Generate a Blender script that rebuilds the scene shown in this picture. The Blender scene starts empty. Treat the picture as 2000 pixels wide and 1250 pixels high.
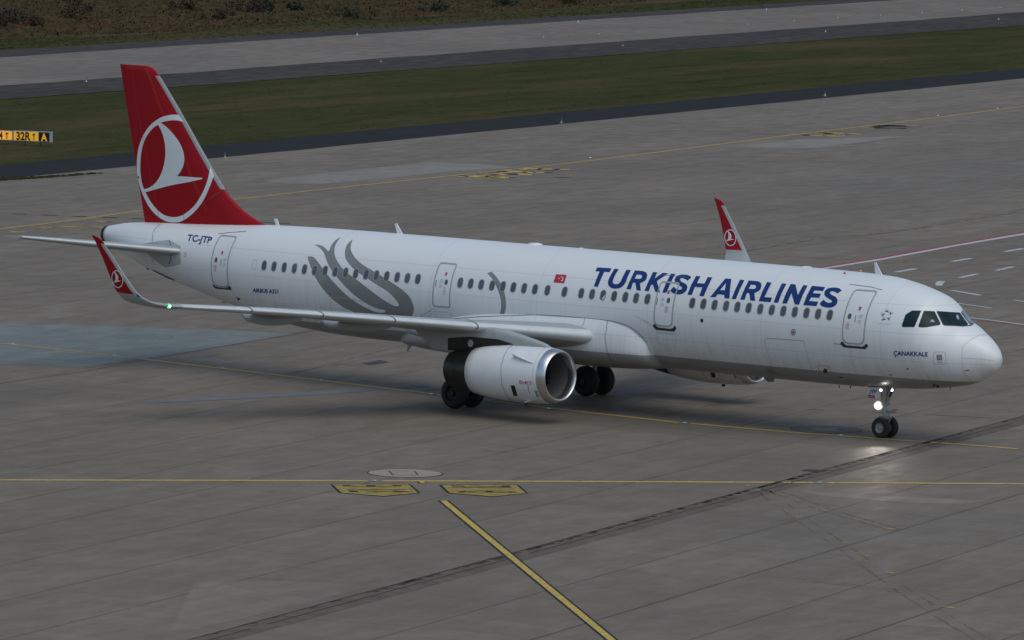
import bpy, bmesh, math, random
from math import radians, sin, cos, pi, sqrt, atan2, degrees
from mathutils import Vector, Matrix
from mathutils.bvhtree import BVHTree
from mathutils.geometry import tessellate_polygon
random.seed(7)
S = bpy.context.scene
COL = S.collection

# ------------------------------------------------------------------ camera
CAMV = [133.542501, -182.244476, 23.474363, -0.709314, 0.084977, 0.018953, 12446.177549]
C = Vector(CAMV[:3]); YAW, PITCH, ROLL, FOC = CAMV[3:7]
_f = Vector((sin(YAW)*cos(PITCH), cos(YAW)*cos(PITCH), -sin(PITCH)))
_r = Vector((cos(YAW), -sin(YAW), 0)); _u = _r.cross(_f)
RV = cos(ROLL)*_r + sin(ROLL)*_u; UV = -sin(ROLL)*_r + cos(ROLL)*_u; FV = _f
cd = bpy.data.cameras.new('camera'); cam = bpy.data.objects.new('camera', cd); COL.objects.link(cam)
cd.sensor_width = 36; cd.lens = FOC/2000*36; cd.clip_start = 1; cd.clip_end = 5000
cam.matrix_world = Matrix(((RV.x, UV.x, -FV.x, C.x), (RV.y, UV.y, -FV.y, C.y), (RV.z, UV.z, -FV.z, C.z), (0, 0, 0, 1)))
S.camera = cam

# ------------------------------------------------------------------ light
SUN_EL, SUN_AZ = radians(62), radians(112)      # azimuth from +Y towards +X
w = bpy.data.worlds.new('World'); S.world = w; w.use_nodes = True
nt = w.node_tree; bg = nt.nodes['Background']
sky = nt.nodes.new('ShaderNodeTexSky'); sky.sky_type = 'NISHITA'; sky.sun_disc = False
sky.sun_elevation = SUN_EL; sky.sun_rotation = SUN_AZ; sky.dust_density = 3.0; sky.ozone_density = 1.0; sky.air_density = 1.0
tint = nt.nodes.new('ShaderNodeMix'); tint.data_type = 'RGBA'; tint.blend_type = 'MULTIPLY'; tint.inputs[0].default_value = 1; tint.inputs[7].default_value = (.90, 1, .99, 1)
nt.links.new(sky.outputs[0], tint.inputs[6]); nt.links.new(tint.outputs[2], bg.inputs[0]); bg.inputs[1].default_value = 0.15
sd = bpy.data.lights.new('sun', 'SUN'); sd.energy = 0.68; sd.angle = radians(72); sd.color = (1, .995, .96)
so = bpy.data.objects.new('sun', sd); COL.objects.link(so)
sdir = Vector((sin(SUN_AZ)*cos(SUN_EL), cos(SUN_AZ)*cos(SUN_EL), sin(SUN_EL)))
so.rotation_euler = sdir.to_track_quat('Z', 'Y').to_euler(); so.location = (0, 0, 60)
S.view_settings.view_transform = 'Standard'; S.view_settings.look = 'None'
S.view_settings.exposure = -0.36; S.view_settings.gamma = 1.0

# ------------------------------------------------------------------ survey helpers (photo pixel -> place in the world)
def ray(x, y):
    return (FV + RV*((x-1000)/FOC) - UV*((y-625)/FOC)).normalized()
def G(x, y, z=0.0):
    d = ray(x, y); return C + d*((z-C.z)/d.z)
def YP(x, y, Y):
    d = ray(x, y); return C + d*((Y-C.y)/d.y)

# ------------------------------------------------------------------ materials
def mat(name, col, rough=.6, metal=0., spec=.5, var=0., scale=3., emit=None, estr=0., bump=0., coat=0., stretch=None, col2=None):
    m = bpy.data.materials.new(name); m.use_nodes = True; n = m.node_tree.nodes; l = m.node_tree.links
    b = n['Principled BSDF']; b.inputs['Roughness'].default_value = rough; b.inputs['Metallic'].default_value = metal
    b.inputs['Specular IOR Level'].default_value = spec; b.inputs['Base Color'].default_value = (*col, 1)
    b.inputs['Coat Weight'].default_value = coat; b.inputs['Coat Roughness'].default_value = .15
    if emit: b.inputs['Emission Color'].default_value = (*emit, 1); b.inputs['Emission Strength'].default_value = estr
    if var or bump:
        g = n.new('ShaderNodeNewGeometry'); mp = n.new('ShaderNodeMapping'); t = n.new('ShaderNodeTexNoise')
        t.inputs['Scale'].default_value = scale; t.inputs['Detail'].default_value = 6; t.inputs['Roughness'].default_value = .62
        l.new(g.outputs['Position'], mp.inputs[0]); l.new(mp.outputs[0], t.inputs[0])
        if stretch: mp.inputs['Scale'].default_value = stretch
        if var:
            r = n.new('ShaderNodeValToRGB'); r.color_ramp.elements[0].position = .3; r.color_ramp.elements[1].position = .7
            c2 = col2 or tuple(c*(1-var) for c in col)
            r.color_ramp.elements[0].color = (*c2, 1); r.color_ramp.elements[1].color = (*[min(1, c*(1+var*.5)) for c in col], 1)
            l.new(t.outputs[0], r.inputs[0]); l.new(r.outputs[0], b.inputs['Base Color'])
        if bump:
            bp = n.new('ShaderNodeBump'); bp.inputs['Strength'].default_value = bump; bp.inputs['Distance'].default_value = .02
            l.new(t.outputs[0], bp.inputs['Height']); l.new(bp.outputs[0], b.inputs['Normal'])
    return m
class NB:
    """tiny node-building helper"""
    def __init__(s, m): s.n = m.node_tree.nodes; s.l = m.node_tree.links
    def _in(s, sock, v):
        if v is None: return
        if hasattr(v, 'is_output') or isinstance(v, bpy.types.NodeSocket): s.l.new(v, sock)
        else: sock.default_value = v
    def math(s, op, a, b=None, c=None, clamp=False):
        x = s.n.new('ShaderNodeMath'); x.operation = op; x.use_clamp = clamp
        s._in(x.inputs[0], a); s._in(x.inputs[1], b); s._in(x.inputs[2], c); return x.outputs[0]
    def noise(s, vec, scale, detail=5, rough=.6):
        x = s.n.new('ShaderNodeTexNoise'); s._in(x.inputs['Vector'], vec); x.inputs['Scale'].default_value = scale
        x.inputs['Detail'].default_value = detail; x.inputs['Roughness'].default_value = rough; return x.outputs[0]
    def mapping(s, vec, rot=0., scale=(1, 1, 1), loc=(0, 0, 0)):
        x = s.n.new('ShaderNodeMapping'); s._in(x.inputs[0], vec); x.inputs['Rotation'].default_value = (0, 0, rot)
        x.inputs['Scale'].default_value = scale; x.inputs['Location'].default_value = loc; return x.outputs[0]
    def mix(s, f, a, b, mode='MIX'):
        x = s.n.new('ShaderNodeMix'); x.data_type = 'RGBA'; x.blend_type = mode
        s._in(x.inputs[0], f); s._in(x.inputs[6], (*a, 1) if isinstance(a, tuple) else a); s._in(x.inputs[7], (*b, 1) if isinstance(b, tuple) else b)
        return x.outputs[2]
    def ramp(s, f, p0, p1, v0=0., v1=1.):
        x = s.n.new('ShaderNodeMapRange'); s._in(x.inputs[0], f); x.inputs[1].default_value = p0; x.inputs[2].default_value = p1
        x.inputs[3].default_value = v0; x.inputs[4].default_value = v1; return x.outputs[0]

def paving(name, base, dark, joints=True, streak=.5, tint=None):
    m = bpy.data.materials.new(name); m.use_nodes = True; k = NB(m); b = k.n['Principled BSDF']
    pos = k.n.new('ShaderNodeNewGeometry').outputs['Position']
    A = radians(107.5)
    loc = k.mapping(pos, rot=-A)                       # x' along main joints, y' across them
    sep = k.n.new('ShaderNodeSeparateXYZ'); k.l.new(loc, sep.inputs[0]); X, Y = sep.outputs[0], sep.outputs[1]
    big = k.noise(k.mapping(loc, scale=(.05, .09, .1)), 1.0, 4, .6)
    med = k.noise(k.mapping(loc, scale=(.35, .9, 1)), 1.0, 8, .68)
    fine = k.noise(pos, 14.0, 6, .75)
    # short scuffs lying across the traffic direction
    scuff = k.noise(k.mapping(pos, rot=-radians(50), scale=(.10, 1.5, 1)), 1.0, 7, .66)
    c = k.mix(k.ramp(big, .35, .68), base, dark)
    c = k.mix(k.math('MULTIPLY', k.ramp(med, .4, .68), .5), c, tuple(v*.72 for v in dark))
    c = k.mix(k.math('MULTIPLY', k.ramp(scuff, .52, .75), .40*streak), c, tuple(v*1.28 for v in base))
    c = k.mix(k.math('MULTIPLY', k.ramp(scuff, .47, .27), .55*streak), c, tuple(v*.62 for v in dark))
    c = k.mix(k.ramp(fine, .3, .7, 0, .22), c, tuple(v*.6 for v in base))
    if joints:
        # slab tone
        vy = k.math('SUBTRACT', Y, k.math('MULTIPLY', k.math('GREATER_THAN', Y, -5.0), 0.0))
        br = k.n.new('ShaderNodeTexWhiteNoise'); br.noise_dimensions = '2D'
        cmb = k.n.new('ShaderNodeCombineXYZ')
        # drain at s=-3.3..-2.2 shifts the slab grid; s = -y'
        s_ = k.math('MULTIPLY', Y, -1.0)
        near = k.math('GREATER_THAN', s_, -2.7)
        s0 = k.math('ADD', s_, k.math('MULTIPLY', near, -1.1))
        q = k.math('DIVIDE', k.math('ADD', s0, 18.3), 3.75)
        q2 = k.math('DIVIDE', k.math('ADD', X, 1.6), 7.5)
        k.l.new(k.math('FLOOR', q), cmb.inputs[0]); k.l.new(k.math('FLOOR', q2), cmb.inputs[1]); k.l.new(cmb.outputs[0], br.inputs[0])
        c = k.mix(k.ramp(br.outputs[0], 0, 1, 0, .28), c, tuple(v*.7 for v in dark))
        def line(qv, pitch, wdt):
            fr = k.math('FRACT', k.math('ADD', qv, .5)); d = k.math('MULTIPLY', k.math('ABSOLUTE', k.math('SUBTRACT', fr, .5)), pitch)
            return k.ramp(d, wdt*.6, wdt*1.4, 1, 0)
        wob = k.noise(pos, 2.5, 4, .7)
        j1 = k.math('MULTIPLY', line(q, 3.75, .032), k.ramp(wob, .3, .6, .6, 1.0))
        strong = line(k.math('MULTIPLY', q, .5), 7.5, .042)
        j2 = k.math('MULTIPLY', line(q2, 7.5, .026), k.ramp(k.noise(pos, .7, 3, .6), .42, .6, .1, .75))
        J = k.math('MULTIPLY', k.math('MAXIMUM', k.math('MAXIMUM', j1, j2), k.math('MULTIPLY', strong, near), clamp=True), k.math('GREATER_THAN', k.math('ABSOLUTE', k.math('ADD', s_, 2.75)), 1.2))
        c = k.mix(k.math('MULTIPLY', J, .78), c, tuple(v*.25 for v in dark))
    if tint: c = k.mix(.35, c, tint)
    # worn-in stains that have a place of their own: tyre / oil darkening
    sp = k.n.new('ShaderNodeSeparateXYZ'); k.l.new(pos, sp.inputs[0])
    def blob(cx, cy, ax, ay, rot, amt, cc):
        nonlocal c
        ca, sa = cos(rot), sin(rot)
        dx = k.math('SUBTRACT', sp.outputs[0], cx); dy = k.math('SUBTRACT', sp.outputs[1], cy)
        u = k.math('DIVIDE', k.math('ADD', k.math('MULTIPLY', dx, ca), k.math('MULTIPLY', dy, sa)), ax)
        v = k.math('DIVIDE', k.math('ADD', k.math('MULTIPLY', dx, -sa), k.math('MULTIPLY', dy, ca)), ay)
        d = k.math('SQRT', k.math('ADD', k.math('MULTIPLY', u, u), k.math('MULTIPLY', v, v)))
        d = k.math('ADD', d, k.math('MULTIPLY', k.math('SUBTRACT', med, .5), .9))
        d = k.math('ADD', d, k.math('MULTIPLY', k.math('SUBTRACT', scuff, .5), .9))
        c = k.mix(k.ramp(d, .25, 1.1, amt, 0), c, cc)
    if joints:
        for args in STAINS: blob(*args)
    k.l.new(c, b.inputs['Base Color'])
    b.inputs['Roughness'].default_value = .72
    k.l.new(k.ramp(med, .3, .7, .50, .78), b.inputs['Roughness'])
    b.inputs['Specular IOR Level'].default_value = .08
    bp = k.n.new('ShaderNodeBump'); bp.inputs['Strength'].default_value = .35; bp.inputs['Distance'].default_value = .01
    k.l.new(fine, bp.inputs['Height']); k.l.new(bp.outputs[0], b.inputs['Normal'])
    return m
STAINS = [(-33, -22, 14, 3.2, radians(107), .5, (.085, .075, .066)),
          (-38, -12, 8, 3.0, radians(20), .28, (.10, .088, .078)),
          (-16, -3.0, 15, 2.6, radians(0), .38, (.085, .080, .076)),
          (-2, -8, 9, 3.5, radians(50), .28, (.11, .102, .096)),
          (-95, 120, 40, 9, radians(107), .3, (.14, .13, .122)),
          (12, -22, 10, 6, radians(107), .28, (.115, .108, .10))]

def fuse_mat():
    m = bpy.data.materials.new('fuselage_paint'); m.use_nodes = True; k = NB(m); b = k.n['Principled BSDF']
    pos = k.n.new('ShaderNodeNewGeometry').outputs['Position']
    sp = k.n.new('ShaderNodeSeparateXYZ'); k.l.new(pos, sp.inputs[0])
    str_ = k.noise(k.mapping(pos, scale=(5.0, 1, .35)), 1.0, 6, .65)
    blot = k.noise(k.mapping(pos, scale=(.35, .5, .8)), 1.0, 5, .6)
    low = k.ramp(sp.outputs[2], 4.6, 2.4, 0, 1)           # run-off grime collects on the lower side
    g = k.math('MULTIPLY', k.math('MULTIPLY', k.ramp(str_, .45, .8), low), k.ramp(blot, .35, .65, .1, 1))
    c = k.mix(k.math('MULTIPLY', g, .75), (.80, .81, .82), (.46, .435, .415))
    c = k.mix(k.ramp(blot, .3, .75, 0, .10), c, (.62, .61, .60))
    # skin panel seams
    def seam(axis, per, off, wd):
        q = k.math('DIVIDE', k.math('ADD', sp.outputs[axis], off), per)
        fr = k.math('FRACT', q); d = k.math('MULTIPLY', k.math('ABSOLUTE', k.math('SUBTRACT', fr, .5)), per)
        return k.ramp(d, wd*.5, wd, 1, 0)
    s1 = seam(0, 5.34, 1.3, .012); s2 = seam(2, .98, .40, .010)
    c = k.mix(k.math('MULTIPLY', k.math('MAXIMUM', s1, s2), .42), c, (.35, .34, .33))
    edge = k.math('ADD', 2.36, k.math('MULTIPLY', k.math('LESS_THAN', sp.outputs[0], -99.), 1.))
    belly = k.ramp(sp.outputs[2], 2.355, 2.365, 1, 0)
    gr = k.mix(k.ramp(blot, .3, .7), (.37, .375, .375), (.28, .28, .275))
    gr = k.mix(k.ramp(str_, .5, .8, 0, .5), gr, (.20, .185, .17))
    # the grey belly ends where the tail cone rises
    aft = k.ramp(sp.outputs[0], -36.0, -33.0, 0, 1)
    c = k.mix(belly, c, gr)
    k.l.new(c, b.inputs['Base Color']); b.inputs['Roughness'].default_value = .32; b.inputs['Specular IOR Level'].default_value = .45
    b.inputs['Coat Weight'].default_value = .25; b.inputs['Coat Roughness'].default_value = .12
    return m

def grass_mat(name, a, bb, cc, sc=1.0, dead=.65):
    m = bpy.data.materials.new(name); m.use_nodes = True; k = NB(m); b = k.n['Principled BSDF']
    pos = k.n.new('ShaderNodeNewGeometry').outputs['Position']
    A = radians(105.6)
    l = k.mapping(pos, rot=-A)
    n1 = k.noise(k.mapping(l, scale=(.018*sc, .10*sc, .1)), 1, 6, .62)
    n2 = k.noise(k.mapping(l, scale=(.12*sc, .4*sc, .3)), 1, 7, .7)
    n3 = k.noise(pos, 3.0, 5, .8)
    n5 = k.noise(k.mapping(l, scale=(.5, 1.6, 1)), 1, 8, .78)
    n4 = k.noise(k.mapping(l, scale=(.03*sc, .25*sc, .1), loc=(31, 7, 0)), 1, 6, .7)
    c = k.mix(k.ramp(n2, .38, .62), a, bb)
    c = k.mix(k.ramp(n1, .48, .64, 0, .95), c, cc)
    c = k.mix(k.ramp(n4, .54, .66, 0, dead), c, (.026, .020, .013))
    c = k.mix(k.ramp(n3, .3, .7, 0, .28), c, tuple(v*.5 for v in a))
    c = k.mix(k.ramp(n5, .5, .72, 0, .55), c, tuple(v*.45 for v in a)); c = k.mix(k.ramp(n5, .46, .28, 0, .5), c, tuple(v*1.5 for v in bb))
    gi = k.n.new('ShaderNodeNewGeometry')
    c = k.mix(k.ramp(gi.outputs['Random Per Island'], 0, 1, 0, .2), c, tuple(min(1, v*1.5) for v in bb))
    k.l.new(c, b.inputs['Base Color']); b.inputs['Roughness'].default_value = 1; b.inputs['Specular IOR Level'].default_value = 0
    return m

M = {}
M['apron'] = paving('apron_concrete', (.250, .205, .163), (.190, .155, .123))
M['patch'] = paving('patch_concrete', (.225, .245, .235), (.17, .182, .172), joints=False, streak=.8)
M['patch2'] = paving('pale_patch_concrete', (.275, .255, .222), (.225, .207, .178), joints=False, streak=.3)
M['patch4'] = paving('worn_pale_concrete', (.275, .235, .190), (.215, .185, .15), joints=False, streak=.5)
M['patch3'] = paving('slightly_pale_concrete', (.266, .219, .176), (.202, .166, .133), joints=False, streak=.5)
M['rwy'] = paving('taxiway_concrete', (.232, .188, .155), (.170, .138, .114), joints=False, streak=.8)
M['shoulder'] = mat('shoulder_asphalt', (.028, .030, .032), .95, spec=.08, var=.22, scale=.5, bump=.2)
M['asph2'] = paving('taxiway_asphalt', (.068, .050, .040), (.040, .031, .026), joints=False, streak=.8)
M['grass'] = grass_mat('grass', (.042, .048, .021), (.060, .062, .029), (.092, .074, .042))
M['meadow'] = grass_mat('dry_meadow', (.120, .086, .052), (.050, .050, .028), (.100, .060, .038), sc=1.6, dead=.7)
M['yellow'] = mat('marking_yellow', (.60, .41, .085), .8, spec=.1, var=.35, scale=6, col2=(.33, .25, .10))
M['yellow_old'] = mat('faded_yellow', (.42, .30, .115), .85, spec=.1, var=.4, scale=2.5)
M['yellow_ghost'] = mat('ghost_yellow', (.235, .18, .115), .85, spec=.1, var=.3, scale=2.5)
M['wline'] = mat('marking_white', (.50, .53, .54), .75, var=.25, scale=4)
M['rline'] = mat('marking_red', (.34, .05, .06), .75, var=.3, scale=4)
M['black'] = mat('marking_black', (.036, .038, .040), .9, spec=.08, var=.3, scale=3)
M['bluepaint'] = mat('faded_blue_stain', (.165, .180, .20), .9, spec=.08, var=.2, scale=1.2)
M['tar'] = mat('joint_tar', (.062, .055, .050), .9, spec=.08, var=.3, scale=2)
M['drainbase'] = mat('drain_concrete', (.150, .120, .098), .8, spec=.08, var=.3, scale=1.2, bump=.6)
M['slab'] = mat('round_slab_concrete', (.35, .29, .24), .85, spec=.1, var=.15, scale=3)
M['iron'] = mat('cast_iron', (.06, .062, .066), .8, spec=.1, var=.3, scale=6)
M['fuse'] = fuse_mat()
M['white'] = mat('white_paint', (.80, .81, .82), .3, var=.08, scale=.9, coat=.25)
M['door'] = mat('door_paint', (.79, .80, .81), .33, var=.06, scale=1.3, coat=.2)
M['wing'] = mat('wing_grey_paint', (.38, .40, .405), .45, var=.10, scale=1.2)
M['slat'] = mat('leading_edge_metal', (.62, .65, .665), .40, metal=0., var=.08, scale=2)
M['tailgrey'] = mat('tail_grey_paint', (.42, .45, .46), .4, var=.12, scale=1.5)
M['red'] = mat('red_paint', (.34, .0035, .010), .42, spec=.25, var=.08, scale=.6)
M['finstrip'] = mat('fin_leading_edge', (.27, .285, .295), .5)
M['redmark'] = mat('red_marking', (.50, .03, .06), .4)
M['pinkmark'] = mat('pale_red_marking', (.56, .26, .30), .4)
M['logo'] = mat('white_logo', (.76, .78, .80), .3, var=.05, scale=1, coat=.2)
M['navy'] = mat('navy_lettering', (.010, .040, .175), .42, var=.08, scale=1, spec=.35)
M['tulip'] = mat('grey_livery', (.245, .26, .26), .38, var=.14, scale=.8, col2=(.205, .208, .202))
M['ring'] = mat('door_outline_grey', (.36, .39, .40), .4)
M['wframe'] = mat('window_frame', (.40, .41, .42), .45)
M['pane'] = mat('window_pane', (.098, .106, .122), .3, spec=.5, var=.3, scale=.9)
M['pane_in'] = mat('window_blind_edge', (.17, .17, .18), .4)
M['glass'] = mat('cockpit_glass', (.014, .036, .042), .2, spec=.12, var=.45, scale=2.5)
M['glass2'] = mat('windshield_glass', (.10, .13, .145), .08, spec=.8)
M['seal'] = mat('dark_seal', (.05, .045, .043), .6)
M['seam'] = mat('panel_seam', (.13, .12, .12), .6)
M['seamlight'] = mat('panel_seam_faint', (.40, .40, .40), .6)
M['sill'] = mat('door_sill_dark', (.050, .043, .041), .5, metal=.3)
M['grime'] = mat('grime', (.45, .43, .41), .6)
M['lip'] = mat('polished_lip', (.68, .69, .70), .33, metal=1., var=.08, scale=3)
M['nozzle'] = mat('burnt_nozzle', (.065, .062, .060), .36, metal=.75, var=.3, scale=3)
M['duct'] = mat('inlet_duct', (.13, .13, .125), .5, var=.15, scale=3)
M['blade'] = mat('fan_blade', (.075, .078, .080), .3, metal=.8)
M['darkpanel'] = mat('titanium_panel', (.045, .042, .040), .45, metal=.5, var=.2, scale=3)
M['tyre'] = mat('tyre_rubber', (.017, .018, .020), .75, var=.2, scale=5)
M['rim'] = mat('wheel_rim', (.42, .41, .39), .45, metal=.5, var=.3, scale=9)
M['rimdark'] = mat('brake_dark', (.055, .050, .046), .5, metal=.5, var=.3, scale=9)
M['gear'] = mat('gear_metal', (.42, .41, .40), .4, metal=.5, var=.2, scale=6)
M['gold'] = mat('triangle_light', (.50, .51, .52), .35)
M['golddark'] = mat('triangle_dark', (.05, .052, .06), .4)
M['lamp'] = mat('lamp_lit', (1, 1, 1), .3, emit=(1, .93, .84), estr=14)
M['lamp2'] = mat('lamp_lit_cool', (1, 1, 1), .3, emit=(.88, .80, 1), estr=3.0)
M['lampglow'] = mat('lamp_halo_glow', (.8, .8, .8), .3, metal=.8, emit=(1, .90, .78), estr=.55)  # weak emission imitating the glare around the lit lens
M['green'] = mat('green_nav_light', (.1, 1, .4), .3, emit=(.01, 1, .25), estr=1.6)
M['greenc'] = mat('green_nav_core', (.6, 1, .8), .3, emit=(.5, 1, .75), estr=12)
M['beacon'] = mat('beacon_red', (.5, .12, .05), .3)
M['blue'] = mat('marker_blue', (.015, .11, .30), .5)
M['my'] = mat('marker_yellow', (.62, .38, .05), .5)
M['base'] = mat('marker_base', (.35, .35, .33), .7)
M['signy'] = mat('sign_yellow', (.80, .42, .02), .5, emit=(1, .48, .03), estr=.42)
M['signy2'] = mat('sign_yellow_warm', (.85, .40, .05), .5, emit=(1, .42, .06), estr=.62)
M['signk'] = mat('sign_black', (.012, .012, .014), .5)
M['signg'] = mat('sign_frame', (.42, .43, .44), .6)
M['lens'] = mat('inset_lens', (.35, .55, .50), .2, emit=(.35, 1, .6), estr=.08)
M['lensw'] = mat('inset_housing', (.30, .30, .29), .85, spec=.1)
M['bark'] = mat('shrub_stem', (.06, .045, .03), .9)
M['leafg'] = mat('shrub_green', (.028, .036, .018), .9, var=.5, scale=2)
M['leafb'] = mat('shrub_rust', (.060, .032, .020), .9, var=.5, scale=2)

# ------------------------------------------------------------------ object helpers
ROOTS = {}
def tag(o, label=None, cat=None, group=None, kind=None):
    if label: o['label'] = label
    if cat: o['category'] = cat
    if group: o['group'] = group
    if kind: o['kind'] = kind
    return o
def base_of(o):
    v = Vector((0, 0, 0))
    while o: v = v + Vector(ROOTS.get(o.name, (0, 0, 0))); o = o.parent
    return v
def obj(name, verts, faces, mats, parent=None, fm=None, smooth=False, at=None):
    """one mesh object; verts in world metres"""
    me = bpy.data.meshes.new(name)
    org = Vector(at) if at is not None else Vector((0, 0, 0))
    pb = base_of(parent) if parent else Vector((0, 0, 0))
    tot = org if not parent else pb
    me.from_pydata([tuple(Vector(v)-tot) for v in verts], [], faces)
    if not isinstance(mats, (list, tuple)): mats = [mats]
    for mm in mats: me.materials.append(M[mm] if isinstance(mm, str) else mm)
    if fm:
        for p, i in zip(me.polygons, fm): p.material_index = i
    if smooth: me.shade_smooth()
    me.update()
    o = bpy.data.objects.new(name, me); COL.objects.link(o)
    if parent: o.parent = parent; ROOTS[o.name] = (0, 0, 0)
    else: o.location = org; ROOTS[o.name] = tuple(org)
    return o
def empty(name, loc, label, cat, group=None):
    o = bpy.data.objects.new(name, None); COL.objects.link(o); o.location = loc; ROOTS[o.name] = tuple(loc)
    o.empty_display_size = .3
    return tag(o, label, cat, group)
def autosmooth(o, ang=35):
    me = o.data; bm = bmesh.new(); bm.from_mesh(me)
    bmesh.ops.recalc_face_normals(bm, faces=bm.faces)
    for f in bm.faces: f.smooth = True
    for e in bm.edges:
        if len(e.link_faces) == 2: e.smooth = e.calc_face_angle(0) < radians(ang)
    bm.to_mesh(me); bm.free()
def loft(rings, closed=True, cap0=False, cap1=False):
    v = []; f = []; n = len(rings[0])
    for r in rings: v += [tuple(p) for p in r]
    for i in range(len(rings)-1):
        for j in range(n if closed else n-1):
            k = (j+1) % n; f.append((i*n+j, i*n+k, (i+1)*n+k, (i+1)*n+j))
    if cap0: f.append(tuple(range(n-1, -1, -1)))
    if cap1: f.append(tuple(range((len(rings)-1)*n, len(rings)*n)))
    return v, f
def merge(parts):
    v = []; f = []; fm = []
    for i, q in enumerate(parts):
        vv, ff = q[0], q[1]; mi = q[2] if len(q) > 2 else 0; o = len(v); v += list(vv)
        f += [tuple(o+a for a in x) for x in ff]; fm += [mi]*len(ff)
    return v, f, fm
def tube(p0, p1, r0, r1=None, n=14):
    p0, p1 = Vector(p0), Vector(p1); r1 = r0 if r1 is None else r1
    d = (p1-p0).normalized(); a = d.orthogonal().normalized(); b = d.cross(a)
    R = [[c+(a*cos(t*2*pi/n)+b*sin(t*2*pi/n))*r for t in range(n)] for c, r in ((p0, r0), (p1, r1))]
    return loft(R, True, True, True)
def box(c, s, rz=0.):
    c = Vector(c); v = []
    for x in (-1, 1):
        for y in (-1, 1):
            for z in (-1, 1):
                q = Vector((x*s[0]/2, y*s[1]/2, z*s[2]/2)); q.rotate(Matrix.Rotation(rz, 3, 'Z')); v.append(tuple(c+q))
    return v, [(0, 1, 3, 2), (4, 6, 7, 5), (0, 4, 5, 1), (2, 3, 7, 6), (0, 2, 6, 4), (1, 5, 7, 3)]
def lathe(c, axis, prof, n=48, up=None):
    """prof: (distance along axis, radius)"""
    c = Vector(c); d = Vector(axis).normalized(); a = Vector((0, 0, 1)).cross(d)
    a = a.normalized() if a.length > .1 else Vector((1, 0, 0)); b = d.cross(a)
    return loft([[c+d*s+(a*cos(t*2*pi/n)+b*sin(t*2*pi/n))*r for t in range(n)] for s, r in prof], True)
def prism(pts, off):
    """closed polygon of 3-D points extruded by vector off"""
    n = len(pts); off = Vector(off); v = [tuple(Vector(p)) for p in pts]+[tuple(Vector(p)+off) for p in pts]
    return v, [tuple(range(n)), tuple(range(2*n-1, n-1, -1))]+[(i, i+n, (i+1) % n+n, (i+1) % n) for i in range(n)]

# ------------------------------------------------------------------ decals: paint laid on a surface
def smooth(pts, corner=38, n=4, closed=True):
    out = []; N = len(pts); P = [Vector((p[0], p[1])) for p in pts]
    def cor(i):
        if not closed and i in (0, N-1): return True
        a = P[i]-P[i-1]; b = P[(i+1) % N]-P[i]
        return a.length < 1e-6 or b.length < 1e-6 or a.angle(b) > radians(corner)
    cs = [cor(i) for i in range(N)]
    for i in range(N if closed else N-1):
        j = (i+1) % N; p1, p2 = P[i], P[j]
        t1 = (p2-p1) if cs[i] else (p2-P[i-1])*.5
        t2 = (p2-p1) if cs[j] else (P[(j+1) % N]-p1)*.5
        L = (p2-p1).length
        for t in (t1, t2):
            if t.length > 1.4*L and t.length > 0: t *= 1.4*L/t.length
        k = 1 if (cs[i] and cs[j]) else n
        for s in range(k):
            u = s/k; out.append(tuple((2*u**3-3*u*u+1)*p1+(u**3-2*u*u+u)*t1+(-2*u**3+3*u*u)*p2+(u**3-u*u)*t2))
    if not closed: out.append(tuple(P[-1]))
    return out
def ribbon(pts, wd):
    P = [Vector((p[0], p[1])) for p in pts]; L = []; R = []
    for i, p in enumerate(P):
        a = (P[i]-P[i-1]).normalized() if i else None; b = (P[i+1]-P[i]).normalized() if i < len(P)-1 else None
        d = (a+b).normalized() if a is not None and b is not None else (a if b is None else b)
        n = Vector((-d.y, d.x))*wd/2; L.append(tuple(p+n)); R.append(tuple(p-n))
    return L+R[::-1]
def bvh_of(*objs):
    V = []; F = []
    for o in objs:
        k = len(V); b = base_of(o); V += [v.co+b for v in o.data.vertices]; F += [tuple(k+i for i in p.vertices) for p in o.data.polygons]
    return BVHTree.FromPolygons(V, F)
def px_map(bvh):
    def f(x, y):
        h = bvh.ray_cast(C, ray(x, y)); return (h[0], h[1]) if h[0] else None
    return f
def side_map(bvh, s=-1):
    def f(x, z):
        h = bvh.ray_cast(Vector((x, s*30, z)), Vector((0, -s, 0))); return (h[0], h[1]) if h[0] else None
    return f
def plane_map(p0, ex, ey, nrm):
    def f(u, v): return (p0+ex*u+ey*v, nrm)
    return f
def ground_map(x, y): return (G(x, y), Vector((0, 0, 1)))
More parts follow.
